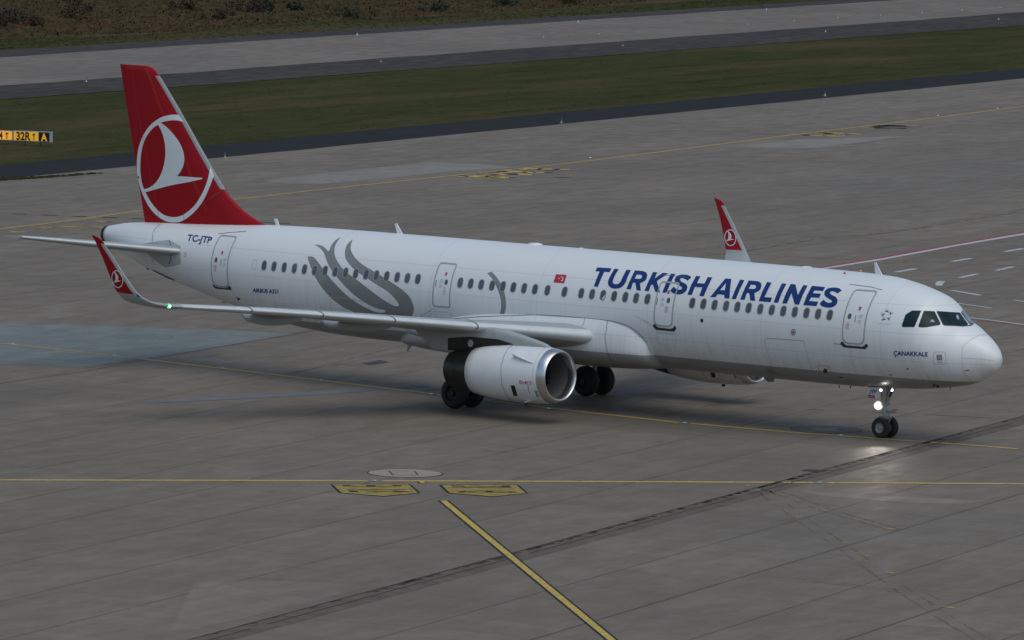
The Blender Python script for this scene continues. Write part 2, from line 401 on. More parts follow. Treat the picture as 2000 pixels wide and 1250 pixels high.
def decal(name, shapes, m, parent, mp, off=.006, step=5., fm=None, face_cam=True, at=None):
    bm = bmesh.new()
    for sh in shapes:
        loops = [sh] if not (isinstance(sh, tuple) and len(sh) == 2 and isinstance(sh[0], list)) else [sh[0]]+sh[1]
        vv = [[Vector((p[0], p[1], 0)) for p in L] for L in loops]; flat = [q for L in vv for q in L]
        bv = [bm.verts.new(q) for q in flat]
        for t in tessellate_polygon(vv):
            try: bm.faces.new([bv[i] for i in t])
            except ValueError: pass
    finish = []
    if step:
        xs = [v.co.x for v in bm.verts]; ys = [v.co.y for v in bm.verts]
        for ax, lo, hi in ((0, min(xs), max(xs)), (1, min(ys), max(ys))):
            k = math.floor(lo/step)*step+step
            while k < hi:
                no = (1, 0, 0) if ax == 0 else (0, 1, 0); co = (k, 0, 0) if ax == 0 else (0, k, 0)
                bmesh.ops.bisect_plane(bm, geom=list(bm.verts)+list(bm.edges)+list(bm.faces), plane_co=co, plane_no=no, dist=1e-5); k += step
    dead = []
    for v in bm.verts:
        h = mp(v.co.x, v.co.y)
        if h is None: dead.append(v); continue
        n = h[1].normalized()
        if face_cam and n.dot(C-h[0]) < 0: n = -n
        v.co = h[0]+n*off
    if dead: bmesh.ops.delete(bm, geom=dead, context='VERTS')
    bmesh.ops.triangulate(bm, faces=[f for f in bm.faces if len(f.verts) > 4])
    for f in bm.faces:
        f.normal_update()
        if f.normal.dot(C-f.calc_center_median()) < 0: f.normal_flip()
    V = [v.co.copy() for v in bm.verts]; bm.verts.index_update(); F = [tuple(v.index for v in f.verts) for f in bm.faces]
    bm.free()
    return obj(name, V, F, m, parent, smooth=True, at=at)
def text_tris(s, shear=0., bold=0.):
    cu = bpy.data.curves.new('t', 'FONT'); cu.body = s; cu.shear = shear; cu.offset = bold; cu.fill_mode = 'BOTH' if False else 'FRONT'
    to = bpy.data.objects.new('t', cu); COL.objects.link(to); bpy.context.view_layer.update()
    me = to.evaluated_get(bpy.context.evaluated_depsgraph_get()).to_mesh()
    V = [v.co.copy() for v in me.vertices]; F = [tuple(p.vertices) for p in me.polygons]
    to.to_mesh_clear(); bpy.data.objects.remove(to); bpy.data.curves.remove(cu)
    return V, F
def text_decal(name, s, p0, p1, up, m, parent, mp, shear=0., bold=0., off=.006, step=4., at=None):
    """text whose baseline runs p0->p1 and whose cap height is vector up (all in the mapper's 2-D space)"""
    V, F = text_tris(s, shear, bold)
    x0 = min(v.x for v in V); x1 = max(v.x for v in V); H = .69
    p0, p1, up = Vector(p0), Vector(p1), Vector(up); sh = []
    for f in F:
        sh.append([tuple(p0+(p1-p0)*((V[i].x-x0)/(x1-x0))+up*(V[i].y/H)) for i in f])
    # the font's own triangles are used directly
    return decal(name, sh, m, parent, mp, off, step, at=at)
def Z(sc, ox, oy, pts): return [(ox+x/sc, oy+y/sc) for x, y in pts]

# ================================================================== SETTING
def strip(name, pts, z, m, kind='structure'):
    o = obj(name, [(p[0], p[1], z) for p in pts], [tuple(range(len(pts)))], m)
    if o.data.polygons[0].normal.z < 0: o.data.flip_normals()
    return tag(o, kind=kind)
def gl(a, b, ext0=400, ext1=400):
    """ground line through two photo pixels, prolonged both ways"""
    p, q = G(*a), G(*b); d = (q-p).normalized(); return p-d*ext0, q+d*ext1
far = 2600
strip('ground_grass', [(-far, -far), (far, -far), (far, far), (-far, far)], -.03, 'grass')
sh_in = gl((0, 350), (2000, 153)); sh_out = gl((0, 323), (2000, 133))
nd = Vector((.96, .29, 0))
strip('apron', [sh_in[0], sh_in[0]+nd*520, sh_in[1]+nd*520, sh_in[1]], 0.0, 'apron')
def wavy(a, b, amp, n=160):
    out = []; d = (b-a); pn = Vector((-d.y, d.x, 0)).normalized(); o = 0
    for i in range(n+1):
        o = o*.6+random.uniform(-amp, amp); out.append(a+d*i/n+pn*o)
    return out
strip('apron_shoulder', [*wavy(sh_out[0], sh_out[1], .12, 500), *reversed(wavy(sh_in[0], sh_in[1], .10, 500))], .004, 'shoulder')
t0 = gl((0, 194), (2000, 49)); t1 = gl((0, 168), (2000, 24)); t2 = gl((0, 112), (1600, 10)); t3 = gl((0, 99), (1500, 8))
strip('taxiway_asphalt', [*wavy(t0[0], t0[1], .12, 500), t3[1], t3[0]], 0.0, 'asph2')
strip('taxiway_concrete', [*wavy(t1[0], t1[1], .22, 400), *reversed(wavy(t2[0], t2[1], .22, 400))], .004, 'rwy')
m0 = gl((0, 76), (600, 46)); m1 = gl((600, 46), (1200, 12))
strip('rough_meadow', [m0[0]+Vector((0, 0, 0)), G(0, 76), G(250, 70), G(600, 44), G(800, 34), G(1200, 12), G(1500, -6), G(1900, -16), G(2400, -32), (-1500, 1500), (-1500, 0)], -.012, 'meadow')

def mark(name, pts, m, z=.008):
    return strip(name, [G(*p) for p in pts], z, m)
def line_mark(name, pts, wd, m, z=.008, jit=0.):
    P = [G(*p) for p in pts]; Q = ribbon([(p.x, p.y) for p in P], wd)
    n = len(Q); h = n//2
    V = [(q[0], q[1], z) for q in Q]; F = [(i, i+1, n-2-i, n-1-i) for i in range(h-1)]
    o = obj(name, V, F, m)
    return tag(o, kind='structure')
strip('concrete_patch', [G(*p) for p in [(-60, 629), (0, 632), (170, 635), (350, 643), (460, 646), (570, 652), (351, 691), (170, 716), (0, 710), (-60, 708)]], .004, 'patch')
strip('pale_concrete_patch', [G(*p) for p in [(515, 355), (610, 340), (850, 316), (960, 322), (1000, 328), (870, 336), (740, 350), (620, 360)]], .004, 'patch2')
strip('pale_concrete_patch', [G(*p) for p in [(1440, 287), (1560, 272), (1770, 266), (1740, 270), (1600, 289)]], .004, 'patch2')
strip('pale_concrete_patch', [G(*p) for p in [(380, 1138), (500, 1134), (600, 1136), (725, 1145), (600, 1178), (480, 1207), (330, 1240)]], .004, M['patch3'])
mark('blue_stain', [(270, 785), (330, 781), (600, 766), (830, 752), (842, 756), (700, 766), (540, 776), (360, 785), (290, 788)], 'bluepaint', .008)
mark('white_stripe', [(1560, 958), (1700, 967), (1900, 977), (1935, 976), (1890, 984), (1780, 983), (1600, 968)], M['patch4'], .004)
# taxi line the aircraft follows, and the other guide lines
tl = [(-80, 661), (0, 670.5), (120, 683), (283, 702), (560, 735), (850, 770), (1100, 800.5), (1350, 827.5), (1540, 844), (1718, 857), (1800, 862.5), (1890, 869), (1988, 877)]
line_mark('taxi_line', [p for p in tl[:4]], .28, 'yellow_old', .009)
line_mark('taxi_line', [tl[3], tl[4], tl[5], tl[6], (1325, 825.2)], .28, 'yellow', .009)
line_mark('taxi_line', [(1350, 827.5), *tl[8:]], .28, 'yellow', .009)
for a, b in (((-60, 937.6), (718, 939.3)), ((745, 939.4), (1588, 942.6)), ((1616, 943), (2060, 945.6))):
    line_mark('lead_in_line', [a, b], .34, 'yellow', .009)
line_mark('stand_line_edge', [(866, 978), (992, 1083), (1202, 1256)], .37, 'black', .008)
line_mark('stand_line', [(866, 978.5), (992, 1083), (1204, 1258)], .22, 'yellow', .012)
dl = [(-80, 456), (0, 447), (120, 433), (277, 411.5), (463, 389), (650, 368), (870, 344.5), (1110, 319), (1350, 289), (1560, 262), (1780, 236), (2000, 208), (2100, 196)]
line_mark('far_taxi_line', smooth(dl, closed=False), .36, 'yellow_old', .009)
line_mark('edge_line_white', [(1600, 525.5), (1716, 507.5), (1855, 481.5), (2060, 447)], .42, 'wline', .009)
line_mark('edge_line_red', [(1592, 524.6), (1716, 504.5), (1855, 479), (2060, 443.5)], .36, 'rline', .010)
line_mark('edge_line_white', [(1885, 619.5), (1930, 624.8), (2060, 642.6)], .22, 'wline', .009)
line_mark('edge_line_red', [(1885, 622.5), (1930, 627.8), (2060, 645.6)], .18, 'rline', .010)
def q4(pts): return Z(4.3478, 1540, 440, pts)
for a, b in (((912, 399), (1082, 369)), ((1388, 309), (1550, 281)), ((1838, 225), (1992, 198))):
    line_mark('dash_marking', q4([a, b]), .30, 'wline', .009)
for P in ([(1430, 446), (1488, 446), (1630, 413), (1575, 414)], [(1738, 385), (1788, 386), (1935, 353), (1888, 352)],
          [(1248, 492), (1262, 479), (1292, 475), (1336, 478), (1312, 495), (1308, 514), (1250, 513)],
          [(1358, 552), (1402, 552), (1652, 594), (1605, 597)], [(1893, 635), (1930, 635), (2120, 664), (2080, 664)]):
    mark('white_marking', q4(P), 'wline', .009)
line_mark('dash_marking', q4([(1436, 663), (1728, 704)]), .20, 'wline', .009)
line_mark('ghost_line', q4([(-900, 215), (0, 266), (760, 295), (2100, 349)]), .20, 'yellow_ghost', .006)
line_mark('ghost_line', q4([(-300, 222), (0, 213), (200, 205)]), .22, 'yellow_ghost', .006)
line_mark('ghost_line', q4([(480, 212), (760, 222), (1460, 246)]), .22, 'yellow_ghost', .006)
# black and yellow broken line behind the tail
bk = [(0, 418), (60, 418.7), (118, 420.5), (170, 423.2), (220, 425.3), (290, 427.5), (360, 429.6)]
for (a, b) in ((25, 52), (81, 111), (140, 170), (199, 228), (257, 290)):
    ya = 417.6+(a-20)*.038; yb = 417.6+(b-20)*.038
    line_mark('broken_line_black', [(a, ya), (b, yb)], .38, 'black', .008)
line_mark('broken_line_black', [(511, 434.5), (566, 436.8)], .30, 'black', .008)
for (a, b) in ((-10, 24), (112, 138), (229, 256)):
    line_mark('broken_line_yellow', [(a, 417.6+(a-20)*.038), (b, 417.6+(b-20)*.038)], .25, 'yellow_ghost', .007)
# worn painted inscriptions: flakes of paint that are left of the letters
def flakes(name, pts, m, wd=.30, z=.007):
    V = []; F = []
    for (x0, y0, x1, y1, w_) in pts:
        a, b = G(x0, y0), G(x1, y1); d = b-a; L = d.length; d = d.normalized(); pn = Vector((-d.y, d.x, 0)); n = max(5, int(L/.35)); up = []; dn = []
        for i in range(n+1):
            s = i/n; e = sin(pi*min(1, max(0.02, s)))**.6*w_*wd
            up.append(a+d*L*s+pn*e*random.uniform(.35, 1.1)); dn.append(a+d*L*s-pn*e*random.uniform(.35, 1.1))
        k = len(V); V += [(p.x, p.y, z) for p in up+dn]; F += [(k+i, k+i+1, k+n+1+i+1, k+n+1+i) for i in range(n)]
    return tag(obj(name, V, F, m), kind='structure')
def q77(L): return [(860+a/7.69, 310+b/7.69, 860+c/7.69, 310+d/7.69, e) for a, b, c, d, e in L]
def q833(L): return [(1560+a/8.333, 220+b/8.333, 1560+c/8.333, 220+d/8.333, e) for a, b, c, d, e in L]
def q667(L): return [(a/6.667, 380+b/6.667, c/6.667, 380+d/6.667, e) for a, b, c, d, e in L]
flakes('worn_inscription_dark', q77([(540, 236, 740, 225, 1), (640, 218, 880, 205, 1.2), (760, 240, 860, 236, 1), (870, 200, 1060, 188, 1.3), (1000, 235, 1180, 228, 2), (1110, 165, 1300, 155, 1), (1200, 150, 1400, 162, 2), (1400, 150, 1560, 155, 2), (1560, 160, 1700, 175, 2.2), (1680, 162, 1850, 160, 1.6), (1180, 205, 1460, 203, 1.8), (1560, 205, 1690, 215, 1), (330, 265, 460, 258, 1.5), (690, 262, 900, 268, 1.2), (1040, 282, 1090, 288, 1), (1700, 275, 1990, 288, .6)]), 'shoulder', .45, .007)
flakes('worn_inscription', q77([(270, 273, 420, 266, 1.2), (400, 272, 690, 262, 3.2), (560, 284, 760, 282, 2), (700, 265, 880, 282, 2.2), (780, 285, 1040, 282, 2), (580, 234, 690, 232, 1), (690, 226, 860, 215, 1.5), (850, 236, 985, 234, 2.4), (1030, 195, 1230, 192, 3), (900, 215, 1050, 208, 1.6), (1180, 240, 1380, 238, 2.2), (1240, 210, 1400, 205, 2), (1400, 208, 1570, 212, 1.8), (1190, 165, 1300, 160, 1), (1310, 146, 1440, 160, 2), (1550, 152, 1670, 165, 2), (1820, 158, 1920, 172, 1.4)]), 'yellow', .40, .011)
flakes('worn_inscription_dark', q833([(80, 374, 260, 366, 1.5), (360, 335, 520, 330, 1.3), (760, 345, 900, 350, 2.2), (1160, 238, 1480, 260, 3), (1280, 235, 1420, 205, 2), (1480, 200, 1750, 232, 3), (1450, 250, 1790, 256, 1.6), (460, 350, 560, 350, 2), (1900, 225, 1970, 222, .8)]), 'shoulder', .45, .007)
flakes('worn_inscription', q833([(170, 378, 440, 368, 2), (400, 384, 760, 378, 2.4), (480, 328, 760, 345, 3.4), (300, 345, 560, 338, 1.6), (800, 350, 1010, 345, 2.5), (1050, 254, 1230, 250, 1.6), (1740, 215, 1975, 224, 1.6), (600, 370, 750, 376, 2)]), 'yellow_old', .40, .011)
flakes('worn_inscription', q667([(20, 500, 330, 480, 2.4), (440, 440, 720, 424, 2.6), (730, 430, 1000, 400, 4), (820, 452, 1110, 470, 4), (1190, 430, 1390, 425, 4), (1170, 345, 1500, 352, 2), (1380, 356, 1690, 370, 2), (600, 495, 720, 500, 2), (560, 365, 700, 350, 1)]), 'yellow_ghost', .42, .006)
flakes('worn_inscription', q667([(120, 492, 310, 482, 1), (560, 432, 650, 424, 1.4), (860, 425, 960, 418, 2), (1210, 425, 1360, 425, 2), (1240, 350, 1400, 352, 1.4)]), 'yellow_old', .40, .010)
# scraps of old paint near the front
fl = Z(2.66, 1250, 780, [(810, 610), (848, 606), (940, 578), (980, 580), (1265, 668), (1335, 677), (1040, 748), (1080, 746), (1145, 808), (1190, 814), (1278, 898), (1335, 907), (1575, 1075), (1640, 1088), (545, 447), (575, 450), (595, 470), (625, 474)])
flakes('old_paint_scrap', [(fl[i][0], fl[i][1], fl[i+1][0], fl[i+1][1], 1.0) for i in range(0, len(fl), 2)], 'yellow_old', .14, .008)
flakes('old_paint_scrap', [(100, 861, 123, 861, .8), (690, 709, 700, 709, 1)], 'yellow_ghost', .14, .008)
# scraped-off guide lines (faint ruts)
for pts in ([(1490, 958), (1560, 1010), (1650, 1070), (1760, 1150), (1860, 1215), (1920, 1250), (1990, 1290)], [(1500, 955), (1620, 998), (1745, 1034)], [(1560, 1128), (1680, 1146), (1800, 1160), (1830, 1175)]):
    P = [G(*p) for p in pts]; 
    for sgn in (-.22, .22):
        d = (P[-1]-P[0]).normalized(); pn = Vector((-d.y, d.x, 0))*sgn
        V = []; n = 60; F = []
        for i in range(n+1):
            t = i/n*(len(P)-1); a = min(int(t), len(P)-2); c = P[a].lerp(P[a+1], t-a)+pn
            e = Vector((-d.y, d.x, 0))*.035*random.uniform(.1, 1.3); V += [(c.x+e.x, c.y+e.y, .006), (c.x-e.x, c.y-e.y, .006)]
        for i in range(n):
            if random.random() < .72: F.append((2*i, 2*i+1, 2*i+3, 2*i+2))
        tag(obj('scraped_line', V, F, M['joint'] if 'joint' in M else mat('scrape', (.165, .140, .118), .9, spec=.05)), kind='structure')
# tarred joints that stand out
def joint(pts, wd, m='tar', z=.005, gap=0.):
    P = [G(*p) for p in pts]; V = []; F = []; n = int(sum((P[i+1]-P[i]).length for i in range(len(P)-1))/.5)+1
    d = (P[-1]-P[0]).normalized(); pn = Vector((-d.y, d.x, 0)); o = 0
    for i in range(n+1):
        t = i/n*(len(P)-1); a = min(int(t), len(P)-2); c = P[a].lerp(P[a+1], t-a); o = .8*o+random.uniform(-.008, .008); c = c+pn*o
        e = pn*wd/2*random.uniform(.5, 1.3); V += [(c.x+e.x, c.y+e.y, z), (c.x-e.x, c.y-e.y, z)]
    for i in range(n):
        if random.random() >= gap: F.append((2*i, 2*i+1, 2*i+3, 2*i+2))
    return tag(obj('tarred_joint', V, F, m), kind='structure')
joint([(0, 749.5), (185, 722), (351, 691), (570, 654), (640, 641)], .07)
joint([(1360, 502), (1465, 489.7), (1600, 466), (1740, 454.5), (1843, 438), (2000, 412)], .10, gap=.15)
joint([(1250, 782.5), (1420, 793), (1640, 802), (1800, 809), (1940, 817)], .07, gap=.1)
joint([(1880, 706), (1960, 690), (2010, 680)], .05)
joint([(500, 748), (640, 712), (800, 672)], .04, gap=.2)
joint([(540, 707), (700, 714), (860, 718)], .05, gap=.35)

# slot drain running across the apron
def drain_line():
    a, b = G(330, 1260), G(2060, 796); d = (b-a).normalized(); pn = Vector((d.y, -d.x, 0)); return a, b, d, pn
A, B, D, PN = drain_line()
A = A-D*30; B = B+D*120; LL = (B-A).length
def band(o0, o1, z, m, name, jit=0., gap=0., st=.4, rng=(0, 1)):
    n = int(LL/st); V = []; F = []
    for i in range(n+1):
        c = A+D*LL*i/n; j0 = random.uniform(0, jit); j1 = random.uniform(0, jit)
        p = c+PN*(o0-j0); q = c+PN*(o1+j1); V += [(p.x, p.y, z), (q.x, q.y, z)]
    F = [(2*i, 2*i+1, 2*i+3, 2*i+2) for i in range(n) if random.random() >= gap and rng[0] <= i/n <= rng[1]]
    return tag(obj(name, V, F, m), kind='structure')
band(0.0, 1.02, .006, 'drainbase', 'slot_drain_bed')
band(-.01, .035, .010, 'tar', 'slot_drain_gap', .025, 0, .3)
band(.48, .53, .010, 'tar', 'slot_drain_slit', .012, .12, 1.1)
band(.09, .16, .0098, 'tar', 'slot_drain_tar', .15, .45, .35, (.19, .42))
band(.05, .10, .0098, 'tar', 'slot_drain_tar', .06, .7, .35, (.0, 1))

# round slabs and covers: things set in the apron
def disc_pts(c, r, n=48, z=0): return [(c.x+r*cos(2*pi*i/n), c.y+r*sin(2*pi*i/n), z) for i in range(n)]
def cover(px, r, label, kind):
    c = G(*px); c.z = 0; t = empty('manhole_cover', c, label, 'manhole cover')
    z0 = .010
    n = 48; ro = r*1.035
    V = disc_pts(c, ro, n, z0)+disc_pts(c, r, n, z0)
    obj('cover_ring', V, [(i, (i+1) % n, n+(i+1) % n, n+i) for i in range(n)], 'black', t)
    obj('slab', disc_pts(c, r, n, z0), [tuple(range(n))], 'slab' if kind == 0 else M['apron_dark'], t)
    ex = Vector((cos(radians(48)), sin(radians(48)), 0)); ey = Vector((-ex.y, ex.x, 0)); cc = c+ex*(-.05)
    def rect(a, b, z): return [tuple(cc+ex*sx*a+ey*sy*b+Vector((0, 0, z))) for sx, sy in ((-1, -1), (1, -1), (1, 1), (-1, 1))]
    V = rect(.46, .62, z0+.004)+rect(.40, .56, z0+.004)
    obj('hatch_frame', V, [(i, (i+1) % 4, 4+(i+1) % 4, 4+i) for i in range(4)], 'iron' if kind == 0 else M['seam'], t)
    obj('hatch', rect(.40, .56, z0+.003), [(0, 1, 2, 3)], 'slab' if kind == 0 else M['patch2'], t)
M['apron_dark'] = mat('cover_concrete', (.195, .168, .138), .85, spec=.1, var=.3, scale=2.5)
cover((791, 924.5), 1.24, 'pale round concrete cover with square hatch beside the yellow line', 0)
cover((1614, 839.3), 1.26, 'dark round cover in the apron just behind the nose wheels', 1)
def cover2():
    c = G(280, 658); c.z = 0; t = empty('manhole_cover', c, 'cracked round cover in the bluish concrete patch', 'manhole cover')
    for rr, nm in ((1.25, 'cover_ring'), (.62, 'inner_ring')):
        V = []; F = []; n = 60
        for i in range(n):
            a = 2*pi*i/n; e = .03*random.uniform(.5, 1.6); r_ = rr*(1+.02*random.uniform(-1, 1))
            V += [(c.x+(r_+e)*cos(a), c.y+(r_+e)*sin(a), .010), (c.x+(r_-e)*cos(a), c.y+(r_-e)*sin(a), .010)]
        F = [(2*i, 2*i+1, (2*i+3) % (2*n), (2*i+2) % (2*n)) for i in range(n) ]
        obj(nm, V, F, 'seam', t)
cover2()
def grate(pts, label):
    P = [G(*p) for p in pts]; c = sum(P, Vector())/4; c.z = 0
    t = empty('drain_grate', c, label, 'drain grate')
    fr = [p+Vector((0, 0, .014)) for p in P]; inn = [c+(p-c)*.78+Vector((0, 0, .014)) for p in P]
    obj('grate_frame', fr+inn, [(i, (i+1) % 4, 4+(i+1) % 4, 4+i) for i in range(4)], 'iron', t)
    V = []; F = []
    for i in range(9):
        u0 = (i+.15)/9; u1 = (i+.75)/9; k = len(V)
        a, b, c_, d = inn; V += [a.lerp(b, u0), a.lerp(b, u1), d.lerp(c_, u1), d.lerp(c_, u0)]; F.append((k, k+1, k+2, k+3))
    obj('grate_bars', V, F, M['iron2'], t); obj('pit', [p-Vector((0, 0, .003)) for p in inn], [(0, 1, 2, 3)], 'black', t)
M['iron2'] = mat('iron_bars', (.11, .115, .12), .8, spec=.1)
grate(Z(6.25, 1540, 820, [(148, 622), (240, 603), (500, 618), (412, 645)]), 'dark iron grate set in the slot drain by the lead-in line')
grate([(706, 710), (742, 704), (760, 708), (724, 713)], 'dark iron grate in the apron left of the engine')

# direction boxes painted by the lead-in line
def q5(pts): return Z(5, 640, 905, pts)
for dx, ex, glyphs in ((0, 0, 0), (1, 0, 1)):
    if dx == 0:
        out = [(50, 208), (790, 208), (880, 291), (550, 322), (135, 290)]
        sidesL = [(25, 208), (55, 208), (140, 291), (110, 290)]; sidesR = [(785, 209), (815, 209), (908, 290), (870, 292)]
        gl_ = [[(135, 215), (225, 218), (228, 227), (150, 226)], [(375, 218), (465, 218), (468, 229), (380, 229)], [(632, 218), (720, 218), (724, 227), (640, 229)],
               [(225, 226), (375, 232), (470, 231), (632, 227), (632, 231), (470, 235), (370, 235), (225, 230)],
               [(185, 260), (770, 259), (772, 263), (190, 264)], [(198, 269), (290, 272), (298, 283), (215, 283)], [(640, 272), (780, 277), (790, 283), (710, 285), (640, 276)],
               [(350, 270), (500, 276), (700, 279), (700, 283), (480, 281), (350, 274)]]
    else:
        out = [(1110, 212), (1840, 212), (1935, 294), (1610, 326), (1195, 292)]
        sidesL = [(1083, 212), (1115, 212), (1200, 293), (1172, 292)]; sidesR = [(1835, 212), (1868, 213), (1958, 292), (1925, 295)]
        gl_ = [[(1198, 219), (1330, 223), (1345, 230), (1215, 228)], [(1700, 221), (1775, 221), (1788, 234), (1698, 233)], [(1345, 222), (1700, 229), (1700, 233), (1400, 228)],
               [(1215, 238), (1800, 240), (1800, 244), (1218, 242)], [(1265, 279), (1345, 274), (1350, 284), (1290, 289)], [(1545, 277), (1610, 277), (1612, 284), (1550, 286)], [(1755, 283), (1840, 280), (1852, 286), (1780, 290)],
               [(1330, 272), (1700, 271), (1800, 280), (1700, 275), (1340, 276)], [(1350, 286), (1700, 289), (1780, 286), (1700, 285), (1350, 283)]]
    edge = [(out[0][0]-5, out[0][1]-5), (out[1][0]+6, out[1][1]-5), (out[2][0]+12, out[2][1]+2), (out[3][0], out[3][1]+5), (out[4][0]-12, out[4][1]+2)]
    mark('direction_box_edge', q5(edge), 'black', .006)
    mark('direction_box_side', q5(sidesL), 'black', .009); mark('direction_box_side', q5(sidesR), 'black', .009)
    mark('direction_box', q5(out), M['yellow_box'] if 'yellow_box' in M else M.setdefault('yellow_box', mat('box_yellow', (.36, .265, .09), .85, spec=.1, var=.45, scale=3)), .012)
    for g_ in gl_: mark('direction_box_letter', q5(g_), 'black', .016)
mark('tick_edge', q5([(862, 178), (945, 178), (970, 196), (885, 196)]), 'black', .006)
mark('tick', q5([(880, 170), (935, 172), (955, 195), (905, 195)]), 'yellow', .013)

# ================================================================== AIRCRAFT
XS = [0, .04, .12, .3, .6, 1.0, 1.4, 1.8, 2.2, 2.7, 3.3, 4.0, 5, 6.5, 9, 20, 27, 29, 31, 33, 35, 37, 39, 41, 43, 44.2]
HW = [0, .203, .338, .519, .721, .981, 1.247, 1.426, 1.579, 1.725, 1.808, 1.878, 1.945, 1.972, 1.976, 1.976, 1.975, 1.965, 1.93, 1.85, 1.72, 1.54, 1.30, 1.02, .66, .34]
ZT = [3.2, 3.384, 3.505, 3.712, 3.958, 4.19, 4.404, 4.563, 4.87, 5.313, 5.52, 5.692, 5.84, 5.902, 5.925, 5.94, 5.94, 5.935, 5.93, 5.915, 5.875, 5.795, 5.70, 5.62, 5.505, 5.304]
ZB = [3.2, 2.975, 2.826, 2.678, 2.487, 2.304, 2.177, 2.103, 2.034, 1.971, 1.904, 1.859, 1.822, 1.775, 1.765, 1.775, 1.79, 1.79, 1.825, 1.945, 2.2, 2.594, 3.035, 3.504, 4.169, 4.625]
def pchip(x, y):
    n = len(x); h = [x[i+1]-x[i] for i in range(n-1)]; d = [(y[i+1]-y[i])/h[i] for i in range(n-1)]; m = [0.]*n; m[0] = d[0]; m[-1] = d[-1]
    for i in range(1, n-1):
        if d[i-1]*d[i] > 0:
            w1 = 2*h[i]+h[i-1]; w2 = h[i]+2*h[i-1]; m[i] = (w1+w2)/(w1/d[i-1]+w2/d[i])
    def f(t):
        i = 0
        while i < n-2 and t > x[i+1]: i += 1
        s = (t-x[i])/h[i]
        return y[i]*(1+2*s)*(1-s)**2+m[i]*h[i]*s*(1-s)**2+y[i+1]*s*s*(3-2*s)-m[i+1]*h[i]*s*s*(1-s)
    return f
US = [sqrt(v) for v in XS]; fT, fB, fW = pchip(US, ZT), pchip(US, ZB), pchip(US, HW)
def ring_at(x, n=128):
    u = sqrt(x); t, b, ww = fT(u), fB(u), fW(u); zc = (t+b)/2; hh = (t-b)/2
    return [Vector((-x-.045*max(0, 1-x/8), -ww*cos(2*pi*i/n), zc+hh*sin(2*pi*i/n))) for i in range(n)]
AC = empty('airliner', (-20, 0, 0), 'white twin-engine jet airliner with red tail fin taxiing across the apron', 'airliner')
stn = [0.004]+[.0012*i*i*1.35 for i in range(2, 62)]
stn = sorted(set(round(s, 4) for s in stn)); x = stn[-1]
while x < 44.2: x += .25 if x < 28 or x > 40 else .3; stn.append(min(x, 44.2))
nose_cut = .93
FUS = obj('fuselage', *loft([ring_at(s) for s in stn], True, True, True), 'fuse', AC, smooth=True)
# belly fairing
def fairing():
    R = []; n = 72
    L = [(-14.72, 1.2, .4, 2.45, .5), (-14.85, 1.70, .60, 2.46, .70), (-15.05, 1.87, .72, 2.50, 1.02), (-15.5, 2.015, .86, 2.60, 1.50), (-16.0, 2.07, .95, 2.64, 1.58), (-16.6, 2.12, 1.02, 2.68, 1.62), (-17.6, 2.20, 1.06, 2.70, 1.44), (-19, 2.21, 1.07, 2.70, 1.34),
         (-21, 2.20, 1.07, 2.70, 1.28), (-23, 2.12, .98, 2.60, 1.24), (-24.6, 1.99, .84, 2.42, 1.12), (-26, 1.72, .58, 2.22, .80), (-27.3, 1.2, .32, 2.05, .42), (-28.2, .4, .15, 1.93, .15)]
    for x, a, b, zc, bt in L:
        r = []
        for i in range(n):
            t = 2*pi*i/n; c, s = cos(t), sin(t); e = .78
            r.append(Vector((x, -a*abs(c)**e*(1 if c > 0 else -1), zc+(bt if s > 0 else -b)*abs(s)**e)))
        R.append(r)
    # densify lengthwise
    out = []
    for i in range(len(R)-1):
        for k in range(4):
            s = k/4; p0 = R[max(0, i-1)]; p1 = R[i]; p2 = R[i+1]; p3 = R[min(len(R)-1, i+2)]
            out.append([.5*((2*b)+(-a+c)*s+(2*a-5*b+4*c-d)*s*s+(-a+3*b-3*c+d)*s**3) for a, b, c, d in zip(p0, p1, p2, p3)])
    out.append(R[-1]); return out
FAIR = obj('belly_fairing', *loft(fairing(), True, True, True), 'fuse', AC, smooth=True)
BODY = bvh_of(FUS, FAIR); FB = bvh_of(FUS)
PX = px_map(BODY); SD = side_map(FB)

# ---- cabin windows
def rrect(cx, cy, w_, h_, r, n=6, r2=None):
    P = []
    for (sx, sy, a0) in ((1, 1, 0), (-1, 1, 90), (-1, -1, 180), (1, -1, 270)):
        rr = (r2 if (r2 is not None and sy < 0) else r)
        ox, oy = cx+sx*(w_/2-rr), cy+sy*(h_/2-rr)
        for i in range(n+1):
            a = radians(a0+90*i/n); P.append((ox+rr*cos(a), oy+rr*sin(a)))
    return P
win_px = [(1350+a*.325, 360+b*.325) for a, b in [(833, 786), (763, 780), (693, 774), (623, 767), (554, 761), (485, 755), (416, 748), (346, 742), (278, 736), (210, 731), (141, 724), (74, 718)]]
win_px += [(1040+a/4, 480+b/4) for a, b in [(1249, 446), (899, 413), (811, 406), (726, 399), (639, 391), (552, 383), (467, 375), (382, 368), (252, 355), (118, 344)]]
win_px += [(560+a/4, 440+b/4) for a, b in [(1941, 494), (1856, 488), (1772, 480), (1690, 472), (1606, 466), (1521, 459), (1439, 452), (1357, 445), (1026, 416), (944, 410), (864, 403), (782, 395), (701, 388), (621, 381), (540, 375), (460, 368), (379, 361), (300, 355), (219, 348), (140, 341), (61, 335)]]
win_px += [(160+a/4, 400+b/4) for a, b in [(1581, 488), (1501, 481), (1424, 475)]]
